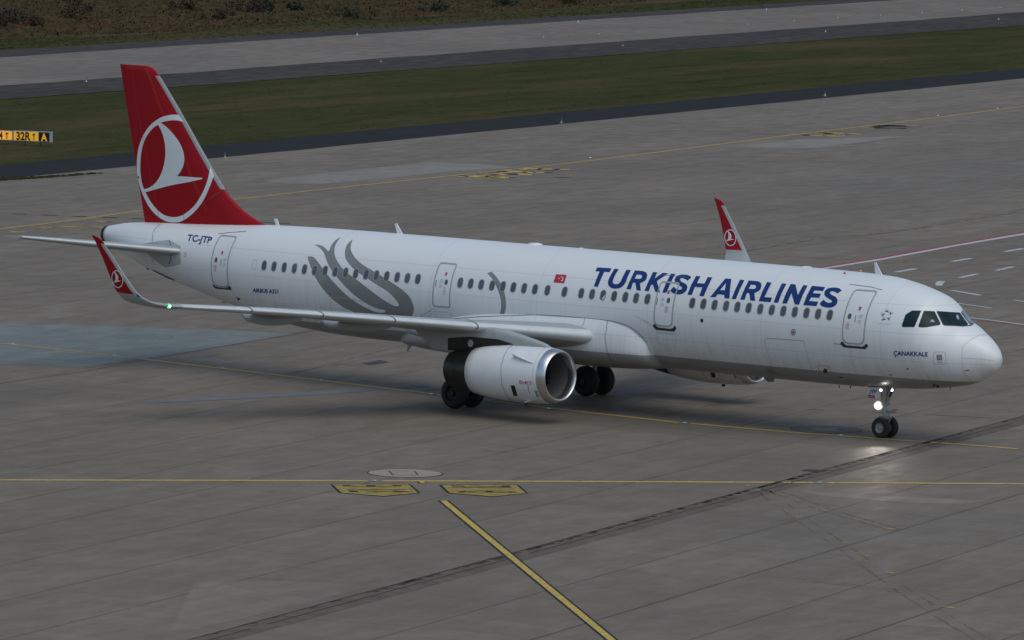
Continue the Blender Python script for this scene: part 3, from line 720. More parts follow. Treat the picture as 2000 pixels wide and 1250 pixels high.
for i, q in enumerate(win_px):
    h = PX(*q)[0]; zc = 4.455 if h.x > -31 else 4.44
    f = decal('cabin_window', [(rrect(h.x, zc, .285, .405, .135), [rrect(h.x, zc, .235, .355, .115)])], 'wframe', AC, SD, .010, .12)
    p = decal('pane', [rrect(h.x, zc, .235, .355, .115)], 'pane', f, SD, .0085, .12)
    decal('reveal', [ribbon([(h.x-.085, zc-.11), (h.x-.092, zc), (h.x-.085, zc+.11)], .018)], 'pane_in', f, SD, .012, .12)
    if i == 17: decal('window_blind', [[(h.x-.02, zc-.15), (h.x+.06, zc-.14), (h.x+.10, zc-.05), (h.x+.085, zc+.02)]], M['white'], f, SD, .012, .12)
h = PX(497, 517)[0]
decal('blanked_window', [(rrect(h.x, 4.44, .26, .38, .12), [rrect(h.x, 4.44, .235, .355, .11)])], 'seamlight', AC, SD, .007, .12)

# ---- doors
doors = [(-5.115, 3.505, 5.385, .96, 'main'), (-13.885, 3.52, 5.115, .87, 'exit'), (-24.725, 3.485, 5.115, .86, 'exit'), (-36.63, 3.44, 5.40, .96, 'main')]
for i, (cx, z0, z1, wd, kd) in enumerate(doors):
    hz = (z0+z1)/2; H = z1-z0; r1, r2 = (.12, .24) if kd == 'main' else (.10, .22)
    lab = ['foremost cabin door', 'second cabin door from the nose', 'third cabin door from the nose', 'rearmost cabin door'][i]
    if i == 2: r2 = .10
    d = decal('cabin_door', [rrect(cx, hz, wd-.02, H-.02, r1, r2=r2)], 'door', AC, SD, .004, .15) if i != 1 else None
    if d is None:    # lettering runs across the second door: leave the fuselage skin showing under a thin sheet
        d = decal('cabin_door', [rrect(cx, hz, wd-.02, H-.02, r1, r2=r2)], 'door', AC, SD, .002, .15)
    ro = rrect(cx, hz, wd+.04, H+.04, r1+.02, r2=r2+.02); ri = rrect(cx, hz, wd-.07, H-.07, r1-.02, r2=r2-.02)
    decal('door_outline', [(ro, [ri])], 'ring', d, SD, .012, .15)
    kx = {0: -.25, 1: .16, 2: .17, 3: -.22}[i]
    wz = {0: 4.47, 1: 4.47, 2: 4.43, 3: 4.47}[i]
    decal('door_window', [rrect(cx+kx, wz, .155, .20, .075)], 'pane', d, SD, .010, .12)
    # placards
    s = 1 if kx < 0 else -1
    decal('red_placard', [rrect(cx+(.05 if kd == 'main' else .07)+(0 if i else .06), wz+.33, .10, .055, .005, 1), rrect(cx+(.05 if kd == 'main' else .07)+(0 if i else .05), wz+.265, .10, .055, .005, 1)], M['redmark'], d, SD, .010, .12)
    hx = cx+{0: .02, 1: -.36, 2: -.33, 3: .08}[i]
    decal('door_handle', [rrect(hx, wz-.07, .028, .24, .01, 2)], 'golddark', d, SD, .012, .12)
    T = []
    tx = hx+(.22 if s > 0 else .27)
    for j in range(7):
        if j == 3: continue
        L_ = random.uniform(.12, .2); T.append([(tx-.1, wz+.08-j*.047), (tx-.1+L_, wz+.08-j*.047), (tx-.1+L_, wz+.065-j*.047), (tx-.1, wz+.065-j*.047)])
    decal('grey_placard', T, 'seamlight', d, SD, .010, .12)
    T = []
    for j in range(7):
        L_ = random.uniform(.06, .2); xx = cx+kx-.03; T.append([(xx-L_/2, wz-.2-j*.04), (xx+L_/2, wz-.2-j*.04), (xx+L_/2, wz-.216-j*.04), (xx-L_/2, wz-.216-j*.04)])
    decal('pink_placard', T, 'pinkmark', d, SD, .010, .12)
    if i != 2:
        P = {0: Z(7.8125, 1620, 540, [(175, 998), (208, 995), (225, 1025), (255, 1048), (500, 1070), (535, 1055), (555, 1025), (585, 1040), (588, 1068), (550, 1108), (222, 1080), (173, 1038)]),
             1: Z(7.6923, 1140, 500, [(1045, 1028), (1075, 1022), (1095, 1052), (1130, 1075), (1310, 1093), (1345, 1080), (1360, 1048), (1388, 1062), (1392, 1095), (1362, 1135), (1090, 1110), (1042, 1060)]),
             3: Z(4, 160, 400, [(1025, 615), (1040, 634), (1060, 643), (1130, 650), (1145, 641), (1150, 628), (1168, 650), (1168, 665), (1050, 655), (1027, 640)])}[i]
        decal('scuff_sill', [P], 'sill', d, PX, .009, 4)
    # rain gutter above
for pts in ([(1660, 555.5), (1700, 560.5), (1723.6, 566.6)], [(1294, 537), (1322, 539.5), (1343, 542)], [(427, 457), (445, 454.5), (481, 452)]):
    decal('rain_gutter', [ribbon(pts, .9)], 'seam', AC, PX, .01, 5)

# ---- cockpit windows
def zc_(pts): return Z(8.3333, 1740, 520, pts)
CW = [([(345, 730), (478, 730), (482, 745), (385, 975), (375, 984), (205, 984), (186, 968), (190, 940), (240, 800), (255, 785)], 'glass'),
      ([(548, 735), (700, 742), (712, 752), (798, 925), (796, 945), (780, 955), (560, 990), (470, 988), (454, 972), (460, 950), (535, 745)], 'glass'),
      ([(760, 738), (1112, 762), (1122, 770), (1246, 940), (1240, 955), (1205, 972), (870, 956), (852, 945), (757, 752)], 'glass'),
      ([(1142, 762), (1176, 706), (1200, 740), (1300, 880), (1345, 935), (1305, 968), (1295, 965)], 'glass2')]
CX = CW[:3]
for P, mm in CW:
    P = zc_(P); cx = sum(p[0] for p in P)/len(P); cy = sum(p[1] for p in P)/len(P)
    grow = [(cx+(p[0]-cx)*1.05+.0, cy+(p[1]-cy)*1.06) for p in P] if mm == 'glass' else [(cx+(p[0]-cx)*1.03, cy+(p[1]-cy)*1.03) for p in P]
    f = decal('cockpit_window', [smooth(P, 20, 3) if False else P], mm, AC, PX, .012, 3)
    decal('window_seal', [(grow, [P])], 'seal', f, PX, .009, 3)
# shapes dimly seen inside
decal('sunshade', [Z(8.333, 1740, 520, [(632, 905), (665, 868), (700, 885), (712, 915)])], M['seamlight'], AC, PX, .014, 3)
decal('crew_shirt', [Z(8.333, 1740, 520, [(1075, 785), (1095, 800), (1112, 850), (1100, 875), (1070, 850), (1060, 815)])], M['wframe'], AC, PX, .014, 3)
for P in ([(870, 964), (1000, 968), (1190, 985)], [(965, 960), (985, 968)], [(1290, 975), (1340, 940)], [(1180, 975), (1300, 975)]):
    a = zc_(P); V = []
    H_ = [PX(*p) for p in a]; parts = []
    for i in range(len(H_)-1): parts.append(tube(H_[i][0]+H_[i][1]*.03, H_[i+1][0]+H_[i+1][1]*.03, .012, n=6))
    v, f_, _ = merge(parts); obj('windshield_wiper', v, f_, 'seal', AC)

# ---- lettering
zA = lambda P: Z(7.6923, 1140, 500, P)
zB = lambda P: Z(7.142857, 1380, 520, P)
sm = lambda P: smooth(P, 34, 4)
T1 = [[(205, 172), (422, 187), (390, 245), (310, 239), (262, 345), (215, 464), (153, 460), (192, 350), (242, 234), (176, 229)],
      sm([(462, 193), (530, 199), (490, 262), (452, 335), (437, 390), (448, 415), (480, 426), (515, 420), (545, 400), (570, 355), (605, 280), (645, 208), (712, 214), (668, 300), (638, 380), (610, 430), (570, 467), (520, 487), (460, 491), (410, 477), (375, 445), (365, 400), (378, 350), (415, 275)]),
      (sm([(770, 218), (890, 228), (938, 245), (958, 285), (945, 340), (915, 378), (848, 408), (860, 520), (795, 516), (778, 403), (742, 401), (710, 504), (642, 499), (700, 362)]), [sm([(798, 280), (855, 283), (878, 298), (872, 328), (848, 345), (770, 342)])]),
      [(1042, 243), (1108, 248), (1068, 337), (1188, 254), (1272, 262), (1100, 379), (1150, 546), (1078, 540), (1040, 427), (1012, 440), (980, 528), (914, 523), (970, 392)],
      [(1312, 266), (1378, 270), (1308, 405), (1245, 553), (1182, 549), (1240, 405)],
      sm([(1618, 325), (1560, 372), (1530, 350), (1490, 333), (1460, 336), (1448, 355), (1465, 385), (1500, 402), (1545, 428), (1560, 465), (1545, 520), (1500, 560), (1440, 577), (1380, 572), (1330, 550), (1302, 518), (1355, 462), (1395, 495), (1440, 507), (1475, 498), (1480, 475), (1450, 450), (1400, 425), (1372, 395), (1368, 350), (1395, 310), (1440, 287), (1500, 280), (1560, 287), (1600, 305)]),
      [(1690, 300), (1755, 306), (1705, 408), (1815, 415), (1865, 318), (1935, 322), (1865, 465), (1805, 605), (1738, 600), (1785, 472), (1672, 465), (1625, 587), (1560, 582), (1615, 440)]]
T2 = [([(265, 170), (347, 180), (330, 310), (320, 452), (250, 446), (250, 400), (155, 392), (125, 434), (52, 430), (150, 310)], [[(272, 235), (190, 332), (255, 338)]]),
      [(468, 188), (530, 194), (465, 325), (410, 460), (350, 456), (402, 325)],
      (sm([(588, 200), (710, 210), (752, 225), (768, 260), (758, 310), (730, 345), (668, 375), (680, 483), (610, 478), (598, 378), (562, 374), (532, 470), (470, 465), (525, 330)]), [sm([(620, 258), (672, 262), (693, 280), (686, 305), (663, 320), (590, 314)])]),
      [(845, 222), (908, 230), (855, 335), (810, 432), (915, 438), (892, 502), (728, 488), (780, 350)],
      [(1052, 240), (1116, 246), (1050, 375), (998, 511), (936, 506), (988, 370)],
      [(1175, 248), (1242, 256), (1275, 402), (1350, 264), (1412, 270), (1345, 400), (1292, 537), (1232, 533), (1185, 375), (1120, 523), (1056, 518), (1108, 380)],
      [(1470, 274), (1655, 292), (1625, 348), (1508, 338), (1482, 375), (1598, 385), (1573, 442), (1462, 434), (1432, 485), (1558, 495), (1535, 557), (1350, 543), (1400, 410)],
      sm([(1887, 340), (1825, 383), (1795, 360), (1755, 350), (1728, 357), (1724, 380), (1745, 400), (1800, 428), (1828, 465), (1822, 515), (1790, 555), (1745, 575), (1690, 578), (1630, 565), (1595, 545), (1580, 520), (1632, 468), (1670, 500), (1715, 512), (1748, 502), (1750, 480), (1720, 460), (1670, 430), (1643, 395), (1648, 350), (1680, 320), (1730, 302), (1800, 298), (1850, 310), (1875, 328)])]
def app(fn, sh): return (fn(sh[0]), [fn(q) for q in sh[1]]) if isinstance(sh, tuple) else fn(sh)
decal('title_lettering', [app(zA, s) for s in T1]+[app(zB, s) for s in T2], 'navy', AC, PX, .008, 5)
decal('small_lettering', [Z(4, 0, 0, [(0, 0), (0, 0), (0, 0)])], 'navy', AC, PX, .006, 0) if False else None
text_decal('registration_lettering', 'TC-JTP', (365.2, 470.2), (412.5, 475.2), (2.6, -12.2), 'navy', AC, PX, .08, .028)
text_decal('type_lettering', 'AIRBUS A321', (493.2, 570.5), (543.5, 573.2), (.4, -7.6), 'navy', AC, PX, 0, .03, step=4)
text_decal('name_lettering', 'ÇANAKKALE', (1745, 693.6), (1812, 696.0), (0, -8.2), 'navy', AC, PX, 0, .028, step=4)
decal('name_lettering', [[(1748.6, 693.6), (1750.2, 693.8), (1750.0, 695.4), (1751.0, 696.2), (1750.4, 697.8), (1748.0, 697.9), (1747.9, 696.9), (1749.3, 696.7), (1749.0, 695.9), (1748.2, 695.6)]], 'navy', AC, PX, .011, 0)
# flag
fz = lambda P: Z(4, 1040, 480, P)
FLG = decal('flag_marking', [fz([(185, 223), (268, 228), (248, 294), (164, 287)])], 'redmark', AC, PX, .008, 5)
moon = []
cxm, cym = 228, 259
for i in range(17): a = radians(125-250*i/16)-pi*0; moon.append((cxm+15*cos(a), cym-17*sin(a)))
for i in range(17): a = radians(-112+224*i/16); moon.append((cxm-4+11.5*cos(a), cym-13.5*sin(a)))
decal('crescent', [fz(moon)], 'logo', FLG, PX, .011, 4)
st = []
for i in range(10): a = radians(180+36*i); r_ = 7 if i % 2 == 0 else 2.8; st.append((208+r_*cos(a), 257+r_*sin(a)))
decal('star', [fz(st)], 'logo', FLG, PX, .011, 4)
# grey flower and arc on the rear fuselage
tul = [(162, 245), (185, 243), (212, 250), (240, 283), (275, 330), (310, 375), (350, 425), (400, 480), (450, 530), (500, 572), (560, 612), (620, 645), (680, 672), (735, 683), (768, 678), (776, 667), (755, 660), (700, 648), (640, 620), (580, 582), (520, 538), (460, 480), (400, 413), (350, 350), (320, 295), (300, 240), (285, 207), (255, 175), (217, 152),
       (255, 153), (290, 168), (312, 190), (325, 205), (335, 190), (350, 155), (380, 118), (424, 90), (395, 130), (376, 170), (373, 220), (390, 270), (430, 330), (490, 385), (560, 435), (640, 497), (700, 543), (760, 585), (810, 615), (850, 632), (874, 630), (877, 618), (858, 590), (820, 545), (770, 505), (700, 462), (630, 415), (560, 370), (510, 328), (475, 285), (458, 250), (455, 205), (467, 160), (490, 130), (516, 110), (503, 150), (500, 185), (515, 225), (550, 270), (600, 312), (680, 360), (760, 408), (840, 460), (910, 510), (960, 560), (985, 610), (994, 650), (985, 695), (960, 745), (900, 775), (800, 780), (650, 745), (545, 690), (500, 668), (440, 638), (370, 588), (310, 530), (260, 465), (220, 400), (192, 335), (175, 290)]
decal('flower_livery', [Z(4, 560, 440, smooth(tul, 38, 3))], 'tulip', AC, PX, .003, 6)
arc = [(1565, 375), (1600, 362), (1640, 405), (1680, 470), (1705, 540), (1713, 620), (1705, 680), (1680, 735), (1640, 780), (1600, 780), (1640, 735), (1665, 690), (1675, 640), (1673, 580), (1655, 520), (1625, 450), (1595, 405)]
decal('arc_livery', [Z(4, 560, 440, smooth(arc, 38, 3))], 'tulip', AC, px_map(FB), .004, 6)
# five-triangle emblem near the cockpit
zD = lambda P: Z(7.8125, 1620, 540, P)
tri = [((905, 488), (840, 530), (905, 553)), ((985, 560), (922, 530), (918, 595)), ((780, 552), (805, 612), (850, 568)), ((830, 608), (793, 670), (865, 658)), ((945, 610), (872, 632), (918, 675))]
L_ = []; K_ = []
for t in tri:
    c = (sum(p[0] for p in t)/3, sum(p[1] for p in t)/3); L_ += [zD([t[0], t[1], c]), zD([t[0], c, t[2]])]; K_ += [zD([t[1], t[2], c])]
decal('star_emblem', L_, 'gold', AC, PX, .008, 4); decal('star_emblem', K_, 'golddark', AC, PX, .008, 4)
text_decal('alliance_lettering', 'STAR ALLIANCE', zD([(738, 726)])[0], zD([(945, 731)])[0], (0, -1.6), 'seamlight', AC, PX, 0, .0, .008)
# static plate
decal('static_plate_frame', [(rrect(*Z(8.333, 1740, 630, [(792, 578)])[0], 24, 24.5, 4), [rrect(*Z(8.333, 1740, 630, [(792, 578)])[0], 22.8, 23.3, 3.5)])], 'pinkmark', AC, PX, .008, 5)
decal('static_plate', [Z(8.333, 1740, 630, [(745, 523), (832, 525), (834, 612), (750, 608)])], 'seal', AC, PX, .008, 5)
decal('static_plate_face', [Z(8.333, 1740, 630, [(751, 529), (826, 531), (828, 606), (756, 602)])], 'rim', AC, PX, .010, 5)
decal('plate_text', [Z(8.333, 1740, 630, [(762+8*i-8*(i % 2), 632+6*j), (770+70, 633+6*j), (770+70, 636+6*j), (762, 635+6*j)]) for i, j in ((0, 0), (0, 1), (0, 2), (0, 3))], 'pinkmark', AC, PX, .008, 0)
# round ports
def port(px, r, m1, m0=None, nm='service_port'):
    def circ(rr): return [(px[0]+rr*.92*cos(2*pi*i/24), px[1]+rr*1.15*sin(2*pi*i/24)) for i in range(24)]
    o = decal(nm, [circ(r)], m1, AC, PX, .008, 0)
    if m0: decal('port_ring', [(circ(r*1.22), [circ(r)])], m0, o, PX, .008, 0)
    return o
port((1371, 626), 3.3, 'rimdark'); o = port((1549.5, 648.7), 4.4, 'wframe', 'redmark'); 
decal('port_hub', [[(1549.5+1.5*cos(i), 648.9+1.9*sin(i)) for i in (0, 1, 2, 3, 4, 5)]], 'signk', o, PX, .012, 0)
decal('vent_cover', [(smooth([(1596, 713), (1618, 714.5), (1626, 731), (1601, 728)], 20, 3), [smooth([(1597.2, 714), (1617.3, 715.5), (1624.5, 730), (1602, 727)], 20, 3)])], 'pinkmark', AC, PX, .008, 4)
port((1612, 724.3), 4.2, 'sill')
decal('small_vent', [[(1770, 719), (1774, 719.5), (1776, 722), (1772, 721.5)], [(1885, 722.8), (1893.5, 721.8), (1894, 723.2), (1885, 724.3)], [(1735, 731), (1743, 731.5), (1743, 733), (1736, 732.5)], [(1640, 735), (1648, 737), (1647, 738.4), (1640, 737)]], 'sill', AC, PX, .008, 0)
decal('tail_red_text', [[(359+i*2, 493+j*3.2), (364, 493.4+j*3.2), (364, 494.8+j*3.2), (359+i*2, 494.4+j*3.2)] for i, j in ((0, 0), (1, 1), (0, 2))], 'pinkmark', AC, PX, .008, 0)
decal('drain_scoop', [[(462, 580.5), (470, 583), (466, 587.5)]], 'seal', AC, PX, .009, 0)
# seams drawn on the skin
def seam(pts, wd=.8, m='seam', mp=None, sm_=True, nm='panel_seam'):
    P = smooth(pts, 60, 4, closed=False) if sm_ else pts
    return decal(nm, [ribbon(P, wd)], m, AC, mp or PX, .009, 5)
seam(Z(8.3333, 1740, 630, [(1530, 192), (1440, 205), (1290, 290), (1180, 375), (1160, 480), (1155, 620), (1180, 780), (1240, 880), (1330, 960)]), .55, 'seamlight', nm='radome_seam')
seam(Z(8.3333, 1740, 630, [(1165, 575), (1400, 590), (1690, 618)]), .45, 'seamlight')
seam(Z(8.3333, 1740, 630, [(0, 706), (400, 706), (800, 698), (1160, 668)]), .45, 'white')
seam([(882, 623), (940, 618.5), (1000, 616.5), (1060, 615.2), (1142, 621), (1187, 626), (1215, 632), (1238, 643), (1256, 659)], 1.1)
seam([(1256, 659), (1265, 676), (1272, 692), (1271, 702), (1264, 708)], .7)
seam([(1142, 621), (1140, 632), (1134, 640)], .7)
seam([(1187, 626), (1184, 645), (1182, 660), (1186, 685), (1193, 702), (1202, 712)], .8)
seam(Z(4, 160, 400, [(620, 145), (575, 185), (555, 225), (550, 290)]), .7)
seam(Z(4, 160, 400, [(545, 395), (550, 430), (560, 470)]), .7, 'seamlight')
# cargo doors: outlines, and one raised hinge fairing each
seam([(1495, 661.5), (1494, 666), (1500, 690), (1508, 712)], .6, 'seamlight'); seam([(1571, 668), (1573, 680), (1580, 705), (1590, 726)], .6, 'seamlight')
seam([(1497, 660), (1530, 662.5), (1571, 666)], 1.2, 'seamlight', sm_=False)
seam([(647, 583), (645, 590), (648, 605)], .6, 'seamlight'); seam([(646, 580), (680, 583), (710, 589)], 1.1, 'wframe', sm_=False)
seam([(537, 600), (540, 596), (562, 597.5), (569, 602), (571, 606)], .5, 'seamlight')
for P in ([(1284, 649), (1320, 652.5), (1322, 668), (1316, 675), (1290, 672), (1284, 664)], [(851, 608), (880, 610), (882, 622), (850, 620)]):
    seam(P+[P[0]], .5, 'seamlight', sm_=False, nm='service_panel')
seam([(1282, 649.2), (1320, 652.3)], .9, 'seamlight')
# raised belly gills near nose cargo door
for k in range(3): seam([(1494+k*3, 721.5+k*3.0), (1512+k*3, 723.5+k*3.0)], .8, 'seam', sm_=False, nm='belly_gill')
# soft dirt runs under sills and behind the wing root
for a, b, w_ in (((820, 619), (848, 602), 1.2), ((835, 619), (852, 606), .8), ((1255, 625), (1274, 636), 1.2), ((1240, 617), (1268, 630), .8), ((1628, 671), (1643, 672.5), 2.2)):
    decal('grime_streak', [ribbon([a, b], w_)], 'grime', AC, PX, .005, 4)
# tail-plane root plate
decal('trim_plate', [Z(4, 160, 400, [(480, 302), (560, 290), (680, 274), (772, 322), (772, 465), (655, 491), (600, 455), (500, 375), (480, 345)])], 'tailgrey', AC, PX, .006, 5)
seam(Z(4, 160, 400, [(682, 275), (690, 300), (694, 335)]), 1.2, 'seam'); seam(Z(4, 160, 400, [(697, 388), (692, 430), (680, 463)]), 1.8, 'seam')
# exhaust ring at the tail end
R0 = ring_at(44.2, 64); c0 = sum(R0, Vector())/64
ex = [[p for p in R0], [p+Vector((-.13, 0, 0)) for p in R0], [c0+(p-c0)*.86+Vector((-.13, 0, 0)) for p in R0], [c0+(p-c0)*.80+Vector((.3, 0, 0)) for p in R0]]
ex = [[c0+(p-c0)*1.012+Vector((.05, 0, 0)) for p in R0]]+[[c0+(p-c0)*1.012+Vector((-.02, 0, 0)) for p in R0]]+ex[1:]
o = obj('exhaust_outlet', *loft(ex, True, False, True), 'darkpanel', AC); autosmooth(o)

# ---- lifting surfaces
def foil(n1, n2, f, t, camber=.015):
    """section points from trailing edge over the top to the nose and back underneath; f = chord fraction of the strip edge"""
    xs = [f*(1-cos(pi/2*i/n1))**1.0 if False else f*(i/n1)**1.8 for i in range(n1+1)]+[f+(1-f)*(i/n2) for i in range(1, n2+1)]
    def th(x): return 5*t*(.2969*sqrt(x)-.126*x-.3516*x*x+.2843*x**3-.1036*x**4)
    def cb(x): return camber*4*x*(1-x)
    up = [(x, cb(x)+th(x)) for x in xs]; lo = [(x, cb(x)-th(x)) for x in xs]
    return up[::-1]+lo[1:], xs
def wing_ring(y, z, xle, c, tw, t, span, strip_w, sgn, n1=6, n2=14, camber=.015):
    dy, dz = span; L = sqrt(dy*dy+dz*dz); dy /= L; dz /= L; nrm = Vector((0, -dz*sgn, dy)) if True else None
    P, xs = foil(n1, n2, min(.6, strip_w/c), t, camber); out = []
    ct, st_ = cos(radians(tw)), sin(radians(tw))
    for a, b in P:
        u = a*c; v = b*c; uu = u*ct+v*st_*0; vv = v-u*st_
        out.append(Vector((xle-uu, y*sgn, z))+nrm*vv)
    return out
def wstations():
    W = []
    ys = [1.0, 2.0, 2.45, 3.2, 4.0, 5.0, 6.0, 6.8, 8, 9.14, 10.4, 11.64, 12.9, 14.09, 15.2, 16.0, 16.45]
    zl = pchip([1.0, 2.45, 3.95, 6.17, 9.14, 11.64, 14.09, 16.39, 17], [2.78, 2.95, 3.12, 3.345, 3.63, 3.87, 4.075, 4.24, 4.29])
    for y in ys:
        x = -17.23-(y-2.45)*.5095
        te = -23.35 if y < 6.4 else -23.35-(y-6.4)*(26.15-23.35)/(16.45-6.4)
        if y < 2.3: x += .0
        tt = .155-.045*min(1, (y-1)/6)
        tw = 4.6-1.3*min(1, (y-1)/12)
        W.append((y, zl(y), x, x-te, tw, tt, (1, .09)))
    return W
def winglet_st():
    cy = [16.45, 16.8, 17.1, 17.3, 17.43, 17.52, 17.58, 17.68, 17.77, 17.82, 17.84, 17.86, 17.88, 17.89]
    cz = [4.245, 4.275, 4.33, 4.42, 4.54, 4.68, 4.85, 5.35, 5.95, 6.25, 6.42, 6.53, 6.62, 6.70]
    zl = pchip([4.2, 4.245, 4.32, 4.44, 4.56, 4.85, 5.2, 5.54, 5.87, 6.2, 6.45, 6.55, 6.64, 6.70], [-24.30, -24.36, -25.02, -25.25, -25.45, -25.75, -26.03, -26.30, -26.56, -26.84, -27.03, -27.12, -27.30, -27.53])
    zt = pchip([4.2, 4.245, 4.37, 4.57, 4.74, 5.12, 5.5, 6.08, 6.4, 6.70], [-26.1, -26.16, -26.45, -26.60, -26.69, -26.85, -27.0, -27.26, -27.43, -27.62])
    R = []
    for i in range(len(cy)):
        a = max(0, i-1); b = min(len(cy)-1, i+1); d = (cy[b]-cy[a], cz[b]-cz[a])
        if i == 0: d = (1, .09)
        x0 = zl(cz[i]); x1 = zt(cz[i]); R.append((cy[i], cz[i], x0, max(.05, x0-x1), 3.3*max(0, 1-i/6)**2, .11 if i < len(cy)-1 else .06, d))
    return R
for sgn in (-1, 1):
    rings = [wing_ring(y, z, x, c, tw, t, sp, .24, sgn) for (y, z, x, c, tw, t, sp) in wstations()]
    nring = len(rings[0]); v, f = loft(rings, True, True, True)
    fm = []
    for i in range(len(rings)-1):
        for j in range(nring): fm.append(1 if 14 <= j < 26 else 0)
    fm += [0, 0]
    WG = obj('wing', v, f, ['wing', 'slat'], AC, fm=fm, smooth=False); autosmooth(WG, 50)
    # slat joints
    for y in (14.1, 11.65, 9.15, 6.25) if sgn == -1 else ():
        x0 = -17.23-(y-2.45)*.5095
        V = []; F = []
        for a, b in zip(*[[wing_ring(yy, pchip([1.0, 2.45, 3.95, 6.17, 9.14, 11.64, 14.09, 16.39, 17], [2.78, 2.95, 3.12, 3.345, 3.63, 3.87, 4.075, 4.24, 4.29])(yy), -17.23-(yy-2.45)*.5095+.012, (-17.23-(yy-2.45)*.5095)-(-23.35 if yy < 6.4 else -23.35-(yy-6.4)*.2786), 0, .155-.045*min(1, (yy-1)/6)+.002, (1, .09), .24, -1)[i] for i in range(12, 28)] for yy in (y-.022, y+.022)]):
            V += [a+Vector((.004, 0, 0)), b+Vector((.004, 0, 0))]
        obj('slat_joint', V, [(2*i, 2*i+1, 2*i+3, 2*i+2) for i in range(15)], 'seam', WG)
    rings = [wing_ring(y, z, x, c, tw, t, sp, .18, sgn, 6, 14, .0) for (y, z, x, c, tw, t, sp) in winglet_st()]
    v, f = loft(rings, True, True, True); fm = []
    for i in range(len(rings)-1):
        for j in range(nring):
            le = 14 <= j < 26; zz = (rings[i][0].z+rings[i+1][0].z)/2
            fm.append(1 if (zz > 6.42 or (zz > 4.62 and not le)) else (2 if le else 0))
    fm += [1, 1]
    WL = obj('winglet', v, f, ['wing', 'red', 'wing'], AC, fm=fm); autosmooth(WL, 50)
    WB = bvh_of(WL)
    # emblem on the winglet, same drawing as on the fin
    ROOTS['_w%d' % sgn] = (0, 0, 0)
    if sgn == -1: WLR, WBR, WR = WL, WB, WG
    else: WLL, WBL, WLF = WL, WB, WG
    # flap-track fairings
    for (y, x0, x1, zt_, zb_, hw_) in ((12.1, -22.4, -25.55, 3.74, 3.34, .16), (8.45, -21.2, -24.95, 3.36, 2.98, .18), (4.1, -21.6, -24.6, 2.95, 2.50, .20)):
        R = []
        for k in range(13):
            s = k/12; xx = x0+(x1-x0)*s; e = max(.02, (sin(pi*(s*.86+.02))**.6) if s < .97 else .25); zz = zt_-.02*s; hh = (zt_-zb_)*e
            ctr = zz-hh*.5+.10*(1-s); w2 = hw_*e
            R.append([Vector((xx, sgn*y+w2*cos(2*pi*q/16), ctr+hh*.55*sin(2*pi*q/16))) for q in range(16)])
        o = obj('flap_fairing', *loft(R, True, True, True), 'wing', WG, smooth=True)
# navigation light
p = YP(331.5, 598, -16.80)
v, f = lathe((p.x-.02, p.y, p.z), (1, 0, 0), [(-.16, .012), (-.12, .06), (-.03, .085), (.05, .07), (.085, .03), (.09, .002)], 16)
NL = obj('navigation_light', v, f, 'green', AC, smooth=True)
v, f = lathe((p.x+.06, p.y-.055, p.z), (1, -1, 0), [(-.03, .02), (0, .034), (.02, .024), (.03, .002)], 14); obj('bulb', v, f, 'greenc', NL, smooth=True)
decal('winglet_badge', [Z(6.2476, 170, 440, [(602, 838), (620, 845), (652, 878), (635, 880), (612, 868)])], 'navy', WLR, px_map(bvh_of(WLR)), .006, 0)
decal('winglet_badge', [Z(8.333, 1380, 370, [(637, 1035), (650, 1000), (665, 992), (688, 1030), (692, 1048)])], 'navy', WLL, px_map(bvh_of(WLL)), .006, 0)

# vertical tail
def fin():
    zs = [5.2, 5.55, 5.75, 5.88, 6.0, 6.15, 6.35, 6.6, 6.85, 7.12, 7.8, 8.6, 9.4, 10.2, 11.0, 11.42, 11.46, 11.58, 11.68, 11.75, 11.79]
    fl_ = pchip([5.2, 5.55, 5.75, 5.88, 6.05, 6.28, 6.6, 6.85, 7.12, 11.44, 11.58, 11.68, 11.75, 11.80], [-34.6, -35.0, -35.35, -35.78, -36.25, -36.74, -37.25, -37.6, -37.86, -41.54, -41.68, -41.82, -42.0, -42.3])
    R = []
    for z in zs:
        xl = fl_(z); xt = -42.12-(z-5.2)*(43.70-42.12)/(11.76-5.2); c = xl-xt
        t = min(.105, .44/c) if z < 11.7 else .07
        P, xs = foil(6, 14, .17/c, t, 0)
        R.append([Vector((xl-a*c, b*c, z)) for a, b in P])
    v, f = loft(R, True, True, True); fm = []
    for i in range(len(R)-1):
        for j in range(len(R[0])):
            zz = (zs[i]+zs[i+1])/2; fm.append(1 if (7.12 < zz < 11.43 and 14 <= j < 26) else 0)
    fm += [0, 0]
    return v, f, fm
v, f, fm = fin(); FIN = obj('vertical_stabilizer', v, f, ['red', 'finstrip'], AC, fm=fm); autosmooth(FIN, 55)
FBV = bvh_of(FIN); FM = px_map(FBV)
zE = lambda P: Z(4.8083, 200, 200, P)
emb = [(720, 118), (680, 115), (620, 120), (560, 138), (510, 165), (460, 205), (410, 265), (370, 340), (340, 430), (327, 520), (324, 600), (330, 680), (345, 760), (370, 840), (410, 930), (460, 1010), (520, 1070), (575, 1105), (625, 1123), (680, 1127), (725, 1122), (770, 1103), (830, 1060), (900, 990), (960, 900), (1005, 800), (1035, 720), (1050, 684), (1012, 610), (1003, 665), (985, 740), (950, 830), (900, 920), (850, 985), (790, 1035), (730, 1068), (665, 1077), (600, 1065), (550, 1037), (500, 990), (450, 925), (405, 843),
       (640, 780), (800, 750), (930, 721), (942, 715), (938, 709), (800, 698), (703, 692), (728, 660), (752, 615), (768, 560), (768, 500), (750, 430), (710, 355), (660, 290), (600, 228), (548, 191), (600, 175), (660, 168), (710, 170), (765, 185)]
